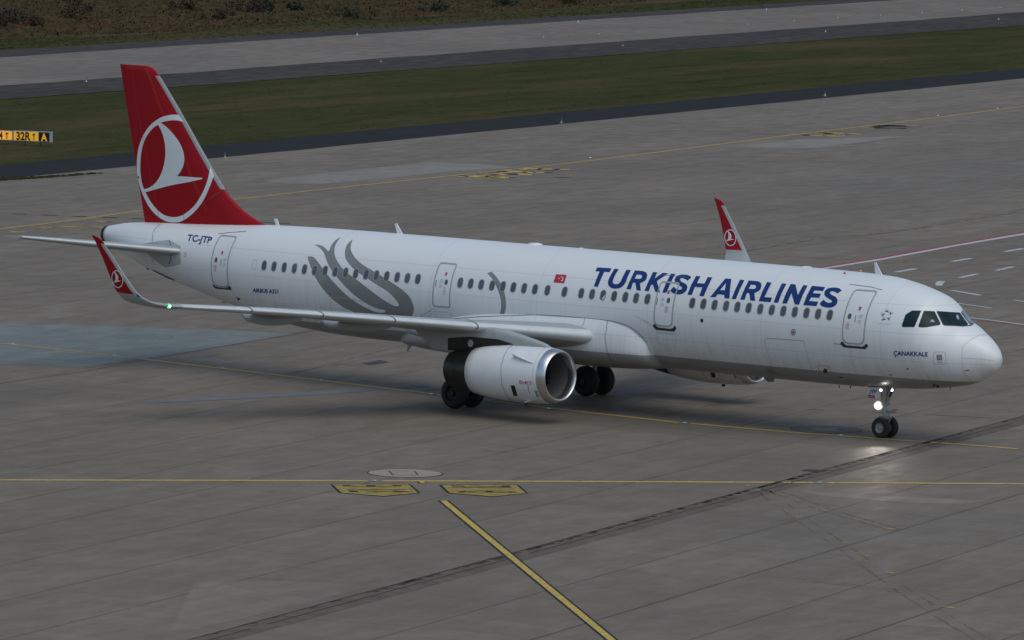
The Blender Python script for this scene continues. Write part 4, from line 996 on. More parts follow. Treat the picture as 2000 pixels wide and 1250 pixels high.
inner = [(393, 815), (440, 800), (490, 765), (530, 715), (560, 650), (580, 580), (592, 500), (590, 420), (580, 350), (556, 270), (522, 210), (470, 248), (420, 312), (385, 390), (365, 480), (357, 580), (360, 680), (375, 765)]
decal('bird_emblem', [(zE(smooth(emb, 40, 4)), [zE(smooth(inner, 40, 4))])], 'logo', FIN, FM, .006, 8)
decal('rudder_seam', [ribbon([(257, 130), (266, 200), (292, 330), (312, 432)], .6)], M['redmark'], FIN, FM, .007, 8)
M['redsheen'] = mat('painted_sheen_red', (.40, .017, .012), .45, spec=.25)  # tone of the reflection painted on the fin
decal('painted_rudder_sheen', [ribbon([(286, 133), (318, 222), (352, 290), (385, 370), (404, 413)], 5.5)], M['redsheen'], FIN, FM, .004, 8)  # reflected light along the rudder hinge, painted as an orange-red stripe
decal('rudder_seam', [ribbon(zE([(1005, 912), (1060, 870), (1115, 835)]), .7), ribbon(zE([(755, 1032), (768, 1075), (765, 1105)]), .7)], 'seam', FIN, FM, .008, 8)
# little emblem for winglets: full ring + bird
def small_emblem(c, sx, sy, shx):
    c0x, c0y, rx, ry = 690, 622, 366, 506
    def mpp(P): return [(c[0]+(x_-c0x)/rx*sx+shx*(y_-c0y)/ry, c[1]+(y_-c0y)/ry*sy) for x_, y_ in P]
    ro = [(c0x+rx*cos(2*pi*i/48), c0y+ry*sin(2*pi*i/48)) for i in range(48)]; ri = [(c0x+rx*.87*cos(2*pi*i/48), c0y+ry*.90*sin(2*pi*i/48)) for i in range(48)]
    bird = [(390, 815), (440, 800), (490, 765), (530, 715), (560, 650), (580, 580), (592, 500), (590, 420), (580, 350), (556, 270), (520, 206), (548, 191), (600, 228), (660, 290), (710, 355), (750, 430), (768, 500), (768, 560), (752, 615), (703, 692), (942, 712), (800, 750), (400, 843)]
    return mpp(ro), mpp(ri), mpp(bird)
for (WL, WB, c, sx, sy, sh) in ((WLR, bvh_of(WLR), Z(6.2476, 170, 440, [(371, 656)])[0], 11.3, 17.4, 1.9), (WLL, bvh_of(WLL), Z(8.333, 1380, 370, [(388, 786)])[0], 11.6, 16.2, .6)):
    a, b, c_ = small_emblem(c, sx, sy, sh)
    E_ = decal('bird_emblem', [(a, [b]) ], 'logo', WL, px_map(WB), .006, 0); decal('bird', [c_], 'logo', E_, px_map(WB), .009, 0)

# horizontal tail
for sgn in (-1, 1):
    R = []
    for k in range(9):
        s = k/8; y = .55+(6.48-.55)*s; z = 4.66+(5.20-4.66)*((y-1.2)/5.02) if True else 0
        xl = -39.0-(y-1.2)*.655; xt = -42.25-(y-1.2)*.265; c = xl-xt
        if k == 8: xl -= .12; c -= .08
        R.append(wing_ring(y, z, xl, c, 1.0, .12 if k < 8 else .10, (1, .105), .10, sgn, 6, 14, 0))
    v, f = loft(R, True, True, True); fm = []
    for i in range(8):
        for j in range(len(R[0])): fm.append(1 if 14 <= j < 26 else 0)
    o = obj('horizontal_stabilizer', v, f, ['wing', 'slat'], AC, fm=fm+[0, 0]); autosmooth(o, 50)

# ---- engines
def engine(sgn):
    cy = 5.75*sgn
    ax = Vector((-1, 0, -.018)).normalized(); c = Vector((-15.56, cy, 1.765))
    E = obj('nacelle', *lathe(c, ax, [(.34, 1.005), (.6, 1.030), (1.0, 1.048), (1.6, 1.052), (2.3, 1.045), (3.0, .998), (3.5, .935), (3.95, .862), (3.96, .840), (3.5, .84)], 96), 'white', AC); autosmooth(E, 60)
    o = obj('inlet_lip', *lathe(c, ax, [(.345, 1.006), (.25, .992), (.15, .968), (.08, .942), (.03, .915), (0, .885), (.01, .86), (.05, .838), (.12, .818), (.22, .805), (.34, .80)], 96), 'lip', E); autosmooth(o, 60)
    o = obj('inlet_duct', *lathe(c, ax, [(.34, .80), (.6, .805), (1.0, .825), (1.45, .84), (1.46, .10)], 64), 'duct', E); autosmooth(o, 40)
    o = obj('spinner', *lathe(c, ax, [(.72, .004), (.76, .04), (.9, .12), (1.1, .22), (1.25, .26)], 32), 'blade', E, smooth=True)
    parts = []
    b0 = Vector((0, 1, 0)); b1 = ax.cross(b0).normalized()
    for k in range(22):
        a0 = 2*pi*k/22; P = []
        for (r_, da, s) in ((.22, 0, 1.12), (.80, .16, 1.14), (.80, .40, 1.30), (.22, .22, 1.24)):
            a = a0+da; P.append(c+ax*s+(b0*cos(a)+b1*sin(a))*r_)
        parts.append((P, [(0, 1, 2, 3)]))
    v, f, _ = merge(parts); obj('fan', v, f, 'blade', E)
    o = obj('exhaust_nozzle', *lathe(c, ax, [(3.88, .872), (3.94, .866), (4.3, .812), (4.7, .742), (5.0, .682), (5.14, .652), (5.13, .63), (4.8, .62), (4.3, .62)], 80), 'nozzle', E); autosmooth(o, 50)
    obj('exhaust_core', *lathe(c, ax, [(4.3, .62), (4.31, .22), (4.9, .12), (5.05, .01)], 40), 'darkpanel', E, smooth=True)
    nb = bvh_of(E)
    # bleed strake
    for s_ in ((-1,) if sgn < 0 else (-1,)):
        pass
    return E, nb, c
EN = {}
for sgn in (-1, 1): EN[sgn] = engine(sgn)
E, nb, c = EN[-1]; EP = px_map(nb)
def on(px, k): h = EP(*px); return h[0]+h[1]*k
z8 = lambda P: Z(8, 980, 660, P)
for E_, sg in ((EN[-1][0], -1), (EN[1][0], 1)):
    sh = Vector((0, 0 if sg < 0 else 11.5, 0))
    def O(px, k): return on(px, k)+sh
    a, b = z8([(488, 402)])[0], z8([(188, 298)])[0]
    n_ = 6; V = []
    for i in range(n_+1):
        s = i/n_; q = (a[0]+(b[0]-a[0])*s, a[1]+(b[1]-a[1])*s); V += [O(q, -.01), O(q, .02+.16*s*(1 if s < .9 else .9))]
    V2 = [p+Vector((0, 0, .02)) for p in V]
    v = V+V2; m_ = len(V); F = []
    for i in range(n_): F += [(2*i, 2*i+1, 2*i+3, 2*i+2), (m_+2*i, m_+2*i+2, m_+2*i+3, m_+2*i+1), (2*i+1, m_+2*i+1, m_+2*i+3, 2*i+3)]
    obj('nacelle_strake', v, F, 'white', E_)
    mp = (lambda s0: (lambda x_, y_: (lambda h: (h[0]+s0, h[1]) if h[0] else None)(nb.ray_cast(C, ray(x_, y_)))))(sh)
    decal('vent_grille', [z8([(136, 740), (202, 742), (250, 906), (186, 902)])], 'signk', E_, mp, .006, 3)
    decal('access_panel', [z8([(508, 824), (642, 822), (672, 905), (548, 920)])], 'tulip', E_, mp, .006, 3)
    decal('scoop_hole', [z8([(600, 846), (640, 850), (650, 888), (615, 884)])], 'signk', E_, mp, .009, 3)
    decal('nacelle_seam', [ribbon(smooth(z8([(170, 120), (110, 160), (60, 230), (20, 330), (-8, 440), (-10, 560), (0, 680), (30, 800), (80, 900), (160, 980)]), 60, 4, False), .7)], 'seam', E_, mp, .005, 4)
    decal('nacelle_seam', [ribbon(smooth(z8([(690, 150), (620, 210), (550, 310), (500, 430), (485, 540), (490, 680), (510, 800), (560, 930), (640, 1005)]), 60, 4, False), .45)], 'seamlight', E_, mp, .005, 4)
    decal('red_warning', [ribbon(z8([(404, 675), (410, 760), (435, 870)]), 1.0), z8([(365, 672), (385, 676), (392, 700), (380, 722), (362, 726)]), z8([(328, 694), (366, 694), (366, 704), (328, 704)]), z8([(322, 684), (330, 684), (334, 714), (326, 714)])], 'redmark', E_, mp, .006, 3)
    cc = z8([(446, 702)])[0]; cir = lambda r_: [(cc[0]+r_*.8*cos(2*pi*i/20), cc[1]+r_*1.1*sin(2*pi*i/20)) for i in range(20)]
    decal('red_warning', [(cir(3.6), [cir(2.9)]), [(cc[0]-1.6, cc[1]-2.6), (cc[0]-.9, cc[1]-2.9), (cc[0]+1.6, cc[1]+2.6), (cc[0]+.9, cc[1]+2.9)]], 'redmark', E_, mp, .006, 0)
    decal('grey_notice', [z8([(268, 658), (318, 662), (322, 724), (272, 718)])], 'wframe', E_, mp, .006, 0)
    decal('service_outline', [ribbon(z8([(290, 815), (350, 812), (385, 825), (392, 890), (310, 880), (290, 815)]), .4)], 'seamlight', E_, mp, .006, 0)
    # drain mast / small scoop under the cowl
    p0 = O(z8([(395, 980)])[0], .0); v, f = prism([p0+Vector((.10, .02, .02)), p0+Vector((.28, 0, .10)), p0+Vector((.32, -.10, .06)), p0+Vector((0, -.12, -.06)), p0+Vector((-.12, -.04, -.05))], (0, .05, -.03)); obj('cowl_scoop', v, f, 'logo', E_)
    bx_ = c+Vector((-1.6, 0, -1.13))+sh; v, f = prism([bx_+Vector((.12, 0, .12)), bx_+Vector((-.14, 0, .12)), bx_+Vector((-.10, 0, -.06)), bx_+Vector((.0, 0, -.06))], (0, .04, 0)); obj('drain_mast', v, f, 'seal', E_)
# pylons
for sgn in (-1, 1):
    prof = [(-16.05, 2.79, 2.72), (-16.3, 2.90, 2.70), (-16.8, 3.01, 2.70), (-17.4, 3.13, 2.68), (-18.0, 3.235, 2.62), (-18.6, 3.30, 2.55), (-19.2, 3.36, 2.46), (-20.0, 3.35, 2.34), (-20.9, 3.30, 2.24), (-21.7, 3.25, 2.28), (-22.2, 3.2, 2.66), (-22.75, 3.15, 3.05)]
    R = []
    for i, (x, zt, zb) in enumerate(prof):
        w2 = [.06, .13, .19, .22, .23, .23, .23, .23, .22, .20, .15, .06][i]; zc = (zt+zb)/2; hh = (zt-zb)/2
        R.append([Vector((x, 5.75*sgn+w2*(abs(cos(q))**.45)*(1 if cos(q) > 0 else -1), zc+hh*(abs(sin(q))**.8)*(1 if sin(q) > 0 else -1))) for q in [2*pi*k/28+.001 for k in range(28)]])
    P = obj('pylon', *loft(R, True, True, True), 'wing', AC, smooth=True)
    if sgn < 0:
        pm = px_map(bvh_of(P)); z4 = lambda Q: Z(4, 800, 600, Q)
        decal('heat_panel', [z4([(300, 240), (480, 230), (690, 250), (815, 290), (640, 305), (520, 325), (430, 345), (300, 335)])], 'darkpanel', P, pm, .01, 4)
        decal('round_cap', [[(919.5+5.4*cos(2*pi*i/20), 670.5+7.2*sin(2*pi*i/20)) for i in range(20)]], 'wframe', P, pm, .014, 0)
        decal('round_cap', [[(956.5+2*cos(2*pi*i/10), 667.5+2.6*sin(2*pi*i/10)) for i in range(10)]], 'rimdark', P, pm, .014, 0)

# ---- landing gear
def wheel(c, r, w_, side, rim, parent):
    """side: -1 if the hub face that shows looks towards -Y"""
    ax = Vector((0, side, 0)); c = Vector(c)
    rr = r*.50
    bolts = []
    for k in range(8):
        a = 2*pi*k/8; q = c+Vector((rr*.62*cos(a), side*w_*.18, rr*.62*sin(a))); bolts.append(tube(q, q+Vector((0, side*.05, 0)), .018, n=6))
    v0, f0, _ = merge([lathe(c, ax, [(-w_*.4, rr*.2), (-w_*.42, rr*1.02), (w_*.40, rr*1.04), (w_*.43, rr*.95), (w_*.30, rr*.90), (w_*.20, rr*.72), (w_*.22, rr*.45), (w_*.38, rr*.38), (w_*.46, rr*.30), (w_*.46, .004)], 40)]+bolts)
    Wh = obj('wheel', v0, f0, rim, parent); autosmooth(Wh, 35)
    prof = []
    for k in range(25):
        a = pi*k/24; prof.append((-cos(a)*w_/2*(1.0), rr*1.0+(r-rr)*(sin(a)**.42)))
    o = obj('tyre', *lathe(c, ax, prof, 56), 'tyre', Wh, smooth=True)
    return Wh
NG = AC
for y in (-.25, .25): wheel((-5.07, y, .382), .388, .22, -1, 'rim', AC)
for s in (-1, 1):
    for y in (3.795-.4635, 3.795+.4635): wheel((-21.97, s*y, .575), .585, .42, -1 if True else 1, 'rimdark', AC)
    parts = [tube((-21.97, s*3.795-.45, .575), (-21.97, s*3.795+.45, .575), .085), tube((-21.97, s*3.795, .55), (-21.9, s*3.795, 1.5), .10), tube((-21.9, s*3.795, 1.4), (-21.8, s*3.75, 3.0), .15), tube((-21.9, s*3.78, 1.7), (-21.7, s*2.2, 2.5), .06),
             tube((-22.15, s*3.795, .65), (-22.3, s*3.795, 1.05), .035), tube((-22.3, s*3.795, 1.05), (-22.0, s*3.795, 1.5), .035)]
    v, f, _ = merge(parts); o = obj('main_gear_strut', v, f, 'gear', AC); autosmooth(o)
    v, f = prism([(-21.2, s*4.05, 1.25), (-22.4, s*4.05, 1.2), (-22.5, s*4.12, 2.9), (-21.1, s*4.12, 2.9)], (0, s*.04, 0)); obj('main_gear_door', v, f, 'wing', AC)
parts = [tube((-5.07, -.2, .382), (-5.07, .2, .382), .05), tube((-5.07, 0, .36), (-5.10, 0, .95), .06), tube((-5.10, 0, .85), (-5.20, 0, 2.0), .095), tube((-5.13, 0, 1.15), (-4.80, 0, 1.95), .035), tube((-5.13, -.1, 1.15), (-4.80, -.22, 1.85), .02), tube((-5.13, .1, 1.15), (-4.80, .22, 1.85), .02),
         tube((-4.97, 0, .50), (-4.80, 0, .74), .03), tube((-4.80, 0, .74), (-5.02, 0, 1.02), .03), tube((-5.1, -.16, .72), (-5.1, .16, .72), .05), box((-5.1, 0, .74), (.26, .34, .14)), box((-5.13, 0, 1.22), (.22, .42, .12)),
         tube((-4.9, -.05, .98), (-4.72, .25, 1.04), .028), tube((-4.95, -.05, .94), (-4.74, .2, .95), .025)]
v, f, _ = merge(parts); NS = obj('nose_gear_strut', v, f, 'gear', AC); autosmooth(NS)
z83 = lambda P: Z(8.333, 1640, 730, P)
v, f = prism([YP(*q, -.36) for q in z83([(480, 203), (605, 213), (640, 300), (642, 400), (480, 392), (448, 300), (450, 235)])], (0, .03, 0))
GD = obj('nose_gear_door', v, f, 'white', AC)
pl = lambda Yv: (lambda x_, y_: (YP(x_, y_, Yv), Vector((0, -1, 0))))
text_decal('door_lettering', 'JTP', z83([(478, 316)])[0], z83([(598, 326)])[0], (.6, -6.6), M['navy'], GD, pl(-.36), .1, .03, .006, 0)
decal('red_placard', [z83([(466, 343), (568, 350), (578, 398), (474, 390)])], 'redmark', GD, pl(-.36), .010, 0)
decal('placard_text', [z83([(490, 365), (560, 370), (562, 382), (494, 378)])], 'pinkmark', GD, pl(-.36), .013, 0)
v, f = prism([YP(*q, .36) for q in z83([(680, 228), (880, 240), (850, 330), (830, 385), (690, 375)])], (0, .03, 0)); obj('nose_gear_door', v, f, 'sill', AC)
decal('gear_bay_edge', [Z(8.333, 1640, 730, [(470, 200), (720, 205), (880, 222), (910, 240), (860, 250), (610, 232), (470, 213)])], 'seal', AC, PX, .01, 4)
def lamp(px, Yv, r, mm, nm, target=None):
    p = YP(*px, Yv); d = (target-p).normalized() if target else Vector((1, -.35, -.02)).normalized()
    v, f = lathe(p, d, [(-.14, r*.35), (-.10, r*.8), (-.01, r*1.08), (0.0, r*1.08), (0.0, r)], 28); L = obj(nm, v, f, 'gear', AC, smooth=False); autosmooth(L, 40)
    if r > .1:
        v, f = lathe(p, d, [(.010, r*1.42), (.0, r*1.42), (-.02, r*.95)], 32); obj('lamp_halo', v, f, 'lampglow', L)  # added glowing ring that stands in for the lamp's glare
    v, f = lathe(p, d, [(-.005, r), (.02, r*.85), (.04, r*.5), (.048, .003)], 28); obj('lens', v, f, mm, L, smooth=True); return p, d
tgt = C
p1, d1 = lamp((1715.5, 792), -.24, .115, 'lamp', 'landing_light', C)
lamp((1720.5, 762), -.20, .055, 'lamp2', 'turnoff_light', C); lamp((1742, 762), .16, .055, 'lamp2', 'turnoff_light', C)
sl = bpy.data.lights.new('landing_beam', 'SPOT'); sl.energy = 480; sl.spot_size = radians(44); sl.spot_blend = 1.0; sl.shadow_soft_size = .12; sl.color = (1, .90, .80)
slo = bpy.data.objects.new('landing_beam', sl); COL.objects.link(slo); slo.location = p1+d1*.12
gt = G(1724, 985); slo.rotation_euler = (p1-gt).to_track_quat('Z', 'Y').to_euler()
# ---- antennas and small fittings
def blade(pts, Y, th, m, nm):
    P = [YP(*q, Y) for q in pts]; v, f = prism([p+Vector((0, -th/2, 0)) for p in P], (0, th, 0)); obj(nm, v, f, m, AC)
blade([(535.5, 427), (540.5, 427), (545.5, 441), (540, 441)], 0, .05, 'white', 'antenna')
blade([(771.5, 436.5), (775, 436.5), (787.5, 459), (777, 459)], 0, .05, 'white', 'antenna')
blade([(1708, 513), (1711, 512.5), (1723, 537.5), (1710.5, 536)], 0, .05, 'logo', 'antenna')
blade([(797.5, 664), (811, 664), (806, 672), (800, 680), (796, 686), (795.5, 683)], 0, .05, 'tailgrey', 'antenna')
blade([(432, 592), (441, 585), (450, 586), (447, 592)], -.1, .06, 'tailgrey', 'drain_mast')
blade([(1468, 712), (1513, 738), (1510, 746), (1500, 746)], 0, .05, 'tulip', 'antenna')
for q, s in (((1045, 477.5), 1.0), ((1575, 522), .7), ((1135, 484.5), .35), ((1749, 541.5), .35), ((1763, 545), .35)):
    p = YP(*q, .1); v, f = lathe((p.x, .1, p.z-.03), (0, 0, 1), [(0, .30*s), (.04*s+.02, .27*s), (.07*s+.02, .15*s), (.08*s+.02, .003)], 24); obj('roof_dome', v, f, 'white', AC, smooth=True)
h = PX(1646.5, 535); v, f = prism([h[0]+Vector((0, 0, -.02)), h[0]+Vector((.13, 0, -.02)), h[0]+Vector((.05, 0, .08))], (0, .05, 0)); obj('beacon', v, f, 'beacon', AC)
p = YP(1681, 529.5, .3); v, f = lathe((p.x, .3, p.z-.02), (0, 0, 1), [(0, .05), (.04, .045), (.08, .003)], 12); obj('beacon', v, f, 'my', AC)
for q in ((1639, 754), (1661, 755), (1856.5, 757.5)): 
    p = YP(*q, 0); v, f = lathe((p.x, 0, p.z+.02), (0, 0, -1), [(0, .03), (.08, .02), (.10, .002)], 8); obj('belly_probe', v, f, 'beacon', AC)
for q in ([(1825.5, 755), (1826, 751.5), (1828.5, 752)], [(1831, 755), (1833, 753.5), (1835, 756)]):
    h = [PX(*a) or (YP(*a, -.3), Vector((0, 0, -1))) for a in q]; v, f, _ = merge([tube(h[0][0]+Vector((0, -.06, 0)), h[1][0]+Vector((0, -.06, 0)), .025, n=6), tube(h[1][0]+Vector((0, -.06, 0)), h[2][0]+Vector((0, -.06, 0)), .03, n=6)]); obj('pitot_probe', v, f, 'signk', AC)
decal('belly_slot', [Z(6.2476, 170, 440, [(805, 540), (995, 632), (1075, 665), (1045, 668), (985, 645), (805, 552)])], 'seal', AC, PX, .012, 4)
blade(Z(6.2476, 170, 440, [(722, 528), (740, 512), (780, 538), (745, 540)]), -.05, .05, 'seal', 'drain_mast')
for i in range(2):
    P = Z(8.333, 1740, 630, [[(575, 325), (608, 335)], [(1105, 470), (1150, 490)]][i]); decal('lamp_reflection', [ribbon(P, .9)], 'logo', AC, PX, .009, 0) if False else None

# ================================================================== SIGN, MARKERS, LIGHTS
ex_ = Vector((.948, .32, 0)).normalized(); nrm = Vector((ex_.y, -ex_.x, 0)); pS = G(99, 282, .12)
SMAP = lambda x_, y_: (lambda d: (C+d*((pS-C).dot(nrm)/d.dot(nrm)), nrm))(ray(x_, y_))
def sp(x_, y_, back=0.): return SMAP(x_, y_)[0]-nrm*back
def sign(pts, label, panels):
    c = (sp(*pts[2])+sp(*pts[3]))/2; c.z = 0
    t = empty('taxiway_sign', c, label, 'sign')
    P = [sp(*q, .02) for q in pts]; v, f = prism(P, -nrm*.18); obj('housing', v, f, 'signg', t)
    for k in (.3, .7):
        q = P[3].lerp(P[2], k)-nrm*.09; v, f = tube((q.x, q.y, 0), (q.x, q.y, q.z+.02), .035, n=8); obj('leg', v, f, 'seal', t)
    for pp, mm in panels: decal('panel', [pp], mm, t, SMAP, .0, 0)
    return t
z6 = lambda P: Z(6.25, 0, 180, P)
t = sign(z6([(-420, 452), (152, 474), (152, 590), (-420, 568)]), 'lit yellow taxiway sign cut off by the left edge of the picture', [(z6([(-410, 460), (140, 478), (146, 490), (146, 570), (138, 582), (-410, 562)]), 'signy2')])
text_decal('sign_lettering', '4', z6([(-8, 570)])[0], z6([(32, 572)])[0], (.1, -14), 'signk', t, SMAP, 0, .03, .012, 0)
def arrow(cx, yb, yt, w_): return [(cx-w_*.14, yb), (cx+w_*.14, yb), (cx+w_*.14, yt+22), (cx+w_*.5, yt+32), (cx+w_*.5, yt+22), (cx, yt), (cx-w_*.5, yt+22), (cx-w_*.5, yt+32), (cx-w_*.14, yt+22)]
decal('sign_lettering', [z6(arrow(84, 570, 487, 40))], 'signk', t, SMAP, .012, 0)
t = sign(z6([(160, 470), (626, 484), (626, 612), (160, 592)]), 'yellow and black taxiway sign standing in the grass by the tail fin', [(z6([(178, 478), (468, 488), (468, 598), (178, 586), (168, 574), (168, 488)]), 'signy'), (z6([(472, 490), (603, 494), (603, 604), (472, 598)]), 'signk')])
text_decal('sign_lettering', '32R', z6([(200, 580)])[0], z6([(375, 586)])[0], (0, -15), 'signk', t, SMAP, 0, .035, .012, 0)
decal('sign_lettering', [z6(arrow(415, 588, 500, 38))], 'signk', t, SMAP, .012, 0)
text_decal('sign_lettering', 'A', z6([(502, 592)])[0], z6([(576, 596)])[0], (0, -14.0), 'signy', t, SMAP, 0, .03, .014, 0)

def marker(px, h_, label, grp, yellow=True):
    c = G(*px); t = empty('edge_marker', (c.x, c.y, 0), label, 'edge marker', grp); k = h_
    v, f = lathe((c.x, c.y, .004), (0, 0, 1), [(0, .20*k*2), (.02, .19*k*2), (.03, .004)], 16); obj('foot', v, f, 'base', t)
    v, f = lathe((c.x, c.y, .03), (0, 0, 1), [(0, .06*k*2), (.42*k, .055*k*2), (.42*k, .004)], 12); obj('lower_sleeve', v, f, 'my' if yellow else 'logo', t)
    v, f = lathe((c.x, c.y, .03+.42*k), (0, 0, 1), [(0, .065*k*2), (.5*k, .06*k*2), (.56*k, .03*k*2), (.57*k, .003)], 12); obj('blue_cap', v, f, 'blue', t)
g1, g2, g3 = 'blue edge markers on the dark shoulder', 'blue edge markers along the near side of the far taxiway', 'blue edge markers along the far side of the far taxiway'
marker((439.5, 309), .36, 'blue and yellow edge marker on the shoulder just right of the tail fin', g1)
marker((1096.5, 240.5), .36, 'blue and yellow edge marker on the shoulder, middle of the three', g1)
marker((1611.5, 187.5), .36, 'blue and white edge marker on the shoulder, rightmost of the three', g1, False)
for i, (q, lb) in enumerate((((168.5, 160), 'leftmost'), ((743.5, 121), 'second from left'), ((1216.3, 90), 'third from left'), ((1612.5, 62.5), 'fourth from left'), ((1950.5, 38.5), 'rightmost'))):
    marker(q, .34, 'small blue edge marker on the near edge of the far taxiway, '+lb, g2, i in (1, 2))
for q, lb in (((697.5, 69), 'left'), ((1129, 44), 'middle'), ((1497, 20), 'right')):
    marker(q, .40, 'small blue edge marker on the far edge of the far taxiway, '+lb+' one', g3, False)

def inset(px, label, grp, lens='lens', s=.8):
    c = G(*px); t = empty('inset_light', (c.x, c.y, 0), label, 'inset light', grp)
    v, f = lathe((c.x, c.y, .012), (0, 0, 1), [(0, .17*s), (.012, .15*s), (.018, .004)], 16); obj('housing', v, f, 'lensw', t)
    v, f = box((c.x+.05*s, c.y-.06*s, .034), (.10*s, .10*s, .02)); obj('lens', v, f, lens, t)
g4 = 'green inset lights along the yellow taxi line'
for q, lb in (((24, 672.3), 'green inset light on the taxi line at the left edge of the photo'), ((223.5, 695), 'green inset light on the taxi line where it leaves the bluish patch'), ((434, 719.5), 'green inset light on the taxi line below the wing tip'),
              ((628, 743.5), 'green inset light on the taxi line left of the main wheels'), ((843, 770.3), 'green inset light on the taxi line just left of the main wheels'),
              ((1071, 798.5), 'pale inset light on the taxi line just right of the engine'), ((1337, 826.3), 'inset light in the gap of the taxi line under the fuselage'), ((1642.5, 850.8), 'pale inset light on the taxi line left of the nose wheel')):
    inset(q, lb, g4)
inset((731.5, 939.5), 'bluish inset light in the lead-in line above the left direction box', 'inset lights of the lead-in line'); inset((1600.5, 943), 'bluish inset light in the lead-in line below the nose wheel', 'inset lights of the lead-in line')
M['lensy'] = mat('warm_lens', (.8, .8, .5), .3, emit=(1, .95, .5), estr=.8)
g5 = 'lit inset lights down the middle of the far taxiway'
for i, q in enumerate(((1062, 73), (1170, 66.5), (1460, 47.5), (1551, 41.5), (1637, 35.5), (1720, 30), (1801, 25), (1879, 20), (1953, 15.5))):
    nm = ['first', 'second', 'third', 'fourth', 'fifth', 'sixth', 'seventh', 'eighth', 'ninth'][i]
    inset(q, 'tiny lit centre light of the far taxiway, '+nm+' from the left', g5, 'lensy', .6)
g6 = 'lit inset lights on the far yellow taxi line'
for q, lb in (((1153, 308.5), 'left of the middle'), ((1832, 226), 'second from the right'), ((1948, 212), 'rightmost')):
    inset(q, 'small lit inset light on the long yellow line beyond the aircraft, '+lb, g6, 'lensy', .7)

# ================================================================== VEGETATION
def inpoly(p, P):
    c = False; n = len(P); j = n-1
    for i in range(n):
        if (P[i][1] > p[1]) != (P[j][1] > p[1]) and p[0] < (P[j][0]-P[i][0])*(p[1]-P[i][1])/(P[j][1]-P[i][1])+P[i][0]: c = not c
        j = i
    return c
def tufts(name, poly_px, n, h0, h1, w0, w1, m, zb=-.03):
    V = []; F = []; xs = [p[0] for p in poly_px]; ys = [p[1] for p in poly_px]; k = 0; tries = 0
    while k < n and tries < n*30:
        tries += 1; q = (random.uniform(min(xs), max(xs)), random.uniform(min(ys), max(ys)))
        if not inpoly(q, poly_px): continue
        p = G(*q); k += 1; h_ = random.uniform(h0, h1); wd = random.uniform(w0, w1); a = random.uniform(-.9, .9)+.7
        for b in range(2):
            aa = a+b*1.2; d = Vector((cos(aa), sin(aa), 0))*wd/2; lean = Vector((random.uniform(-.3, .3), random.uniform(-.3, .3), 0))*h_
            i = len(V); V += [(p.x-d.x, p.y-d.y, zb), (p.x+d.x, p.y+d.y, zb), (p.x+d.x*.5+lean.x, p.y+d.y*.5+lean.y, zb+h_), (p.x-d.x*.7+lean.x, p.y-d.y*.7+lean.y, zb+h_*random.uniform(.6, 1))]; F.append((i, i+1, i+2, i+3))
    o_ = obj(name, V, F, m); me = o_.data; me.shade_smooth()
    me.normals_split_custom_set_from_vertices([Vector((random.gauss(0, .22), random.gauss(0, .22), 1)).normalized() for _ in me.vertices])
    return tag(o_, 'short mown grass between the apron and the far taxiway' if 'mown' in name else None, 'grass', kind='stuff')
def tufts_l(name, label, *a):
    o = tufts(name, *a); o['label'] = label; return o
tufts_l('mown_grass', 'mown grass strip between the dark shoulder and the far taxiway', [(-20, 195), (2020, 49), (2020, 131), (-20, 322)], 2500, .015, .05, .08, .25, 'grass')
tufts_l('edge_weeds', 'weeds growing along the seam of shoulder and apron at the left', [(-10, 351), (8, 350), (20, 347), (40, 348), (100, 345), (200, 338), (200, 339), (100, 347), (40, 351), (-10, 354)], 300, .03, .12, .15, .4, 'grass', 0)
tufts_l('mown_grass', 'green mown strip beyond the far taxiway', [(-20, 72), (250, 68), (600, 44), (1200, 10), (1500, -6), (1500, 8), (600, 65), (-20, 98)], 2000, .03, .10, .2, .5, 'grass')
tufts_l('tall_grass', 'tall dry brown grass in the rough ground at the top left', [(-20, -30), (1500, -30), (1200, 10), (800, 32), (600, 43), (350, 62), (0, 74), (-20, 74)], 12000, .08, .32, .3, .9, 'meadow', 0)
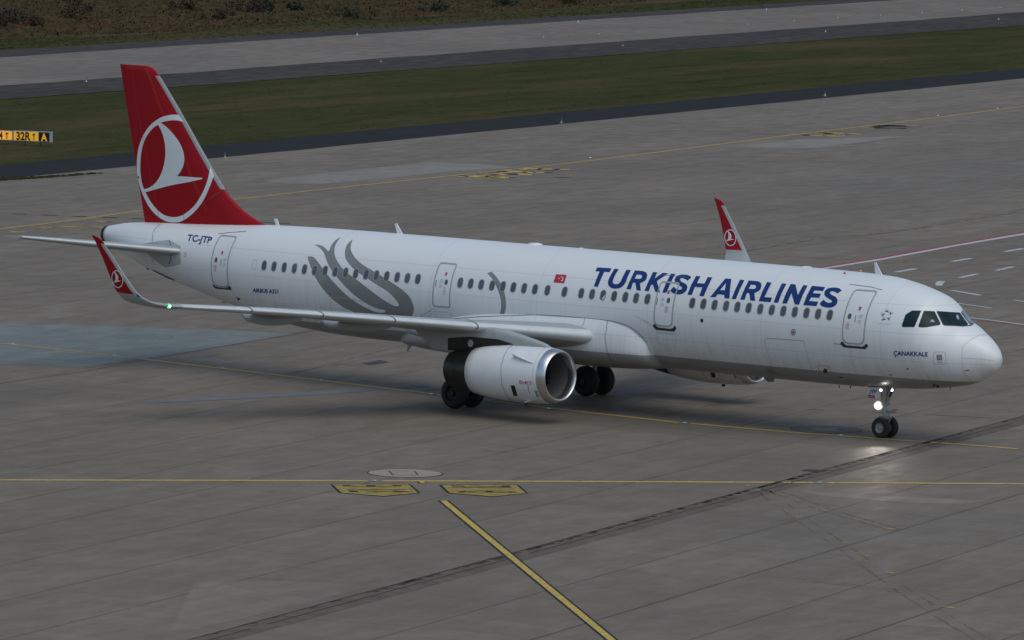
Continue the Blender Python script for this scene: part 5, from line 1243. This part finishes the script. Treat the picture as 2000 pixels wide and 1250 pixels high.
def shrub(px, r, h_, mm, label):
    c = G(*px); t = empty('shrub', (c.x, c.y, 0), label, 'shrub', 'shrubs in the rough grass'); V = []; F = []
    cl = [(random.gauss(0, .45)*r, random.gauss(0, .45)*r, random.uniform(.25, .85)*h_, random.uniform(.25, .5)*r) for _ in range(9)]
    for _ in range(520):
        a = random.choice(cl); d = Vector((random.gauss(0, 1), random.gauss(0, 1), random.gauss(0, 1))).normalized()*a[3]*random.uniform(.4, 1)
        p = Vector((c.x+a[0], c.y+a[1], a[2]))+d; p.z = max(.05, p.z); u = Vector((random.gauss(0, 1), random.gauss(0, 1), random.gauss(0, 1))).normalized(); w_ = u.orthogonal().normalized(); s = random.uniform(.06, .16)
        i = len(V); V += [p-u*s, p+w_*s*.6, p+u*s, p-w_*s*.6]; F.append((i, i+1, i+2, i+3))
    obj('crown', V, F, mm, t)
    parts = [tube((c.x, c.y, 0), (c.x+a[0], c.y+a[1], a[2]), .05, .015, 5) for a in cl[:5]]; v, f, _ = merge(parts); obj('stem', v, f, 'bark', t)
for px, r, h_, mm, lb in (((40, 50), 1.8, 1.5, 'leafg', 'dark green shrub in the rough grass nearest the top left corner'), ((75, 54), 1.3, 1.0, 'leafb', 'rusty low shrub just right of the green corner shrub'), ((3, 54), 1.2, 1.5, 'leafb', 'reddish shrub cut by the left edge'),
                          ((130, 10), 1.5, 1.4, 'leafb', 'dark red-brown shrub at the top edge, left of the tail fin'), ((142, 40), 1.4, 1.6, 'leafb', 'rust-brown bushy shrub beside the dry grass band'), ((478, 25), 1.5, 1.5, 'leafb', 'brown rounded shrub right of the fin top, in dry grass'),
                          ((512, 24), 1.1, 1.3, 'leafg', 'olive shrub standing next to the brown rounded shrub'), ((575, 24), .8, .9, 'leafg', 'small twin-topped dark bush right of the olive shrub'), ((430, 42), 1.0, 1.0, 'leafb', 'rusty bush at the lower edge of the dry grass'),
                          ((366, 20), 1.1, .8, 'leafb', 'low brown bush in pale grass above the fin'), ((680, 37), 1.7, .8, 'leafg', 'flat dark bush at the edge of the mown strip'), ((855, 26), 1.5, .9, 'leafg', 'wide dark bush at the mown strip, middle of the top edge'),
                          ((995, 14), 1.2, .9, 'leafg', 'dark bush close to the top edge right of centre'), ((1115, 10), 1.4, .9, 'leafb', 'rusty bush on the top edge right of centre')):
    shrub(px, r, h_, mm, lb)

for k in list(bpy.data.meshes):
    if k.users == 0: bpy.data.meshes.remove(k)
S.render.resolution_x = 1024; S.render.resolution_y = 640
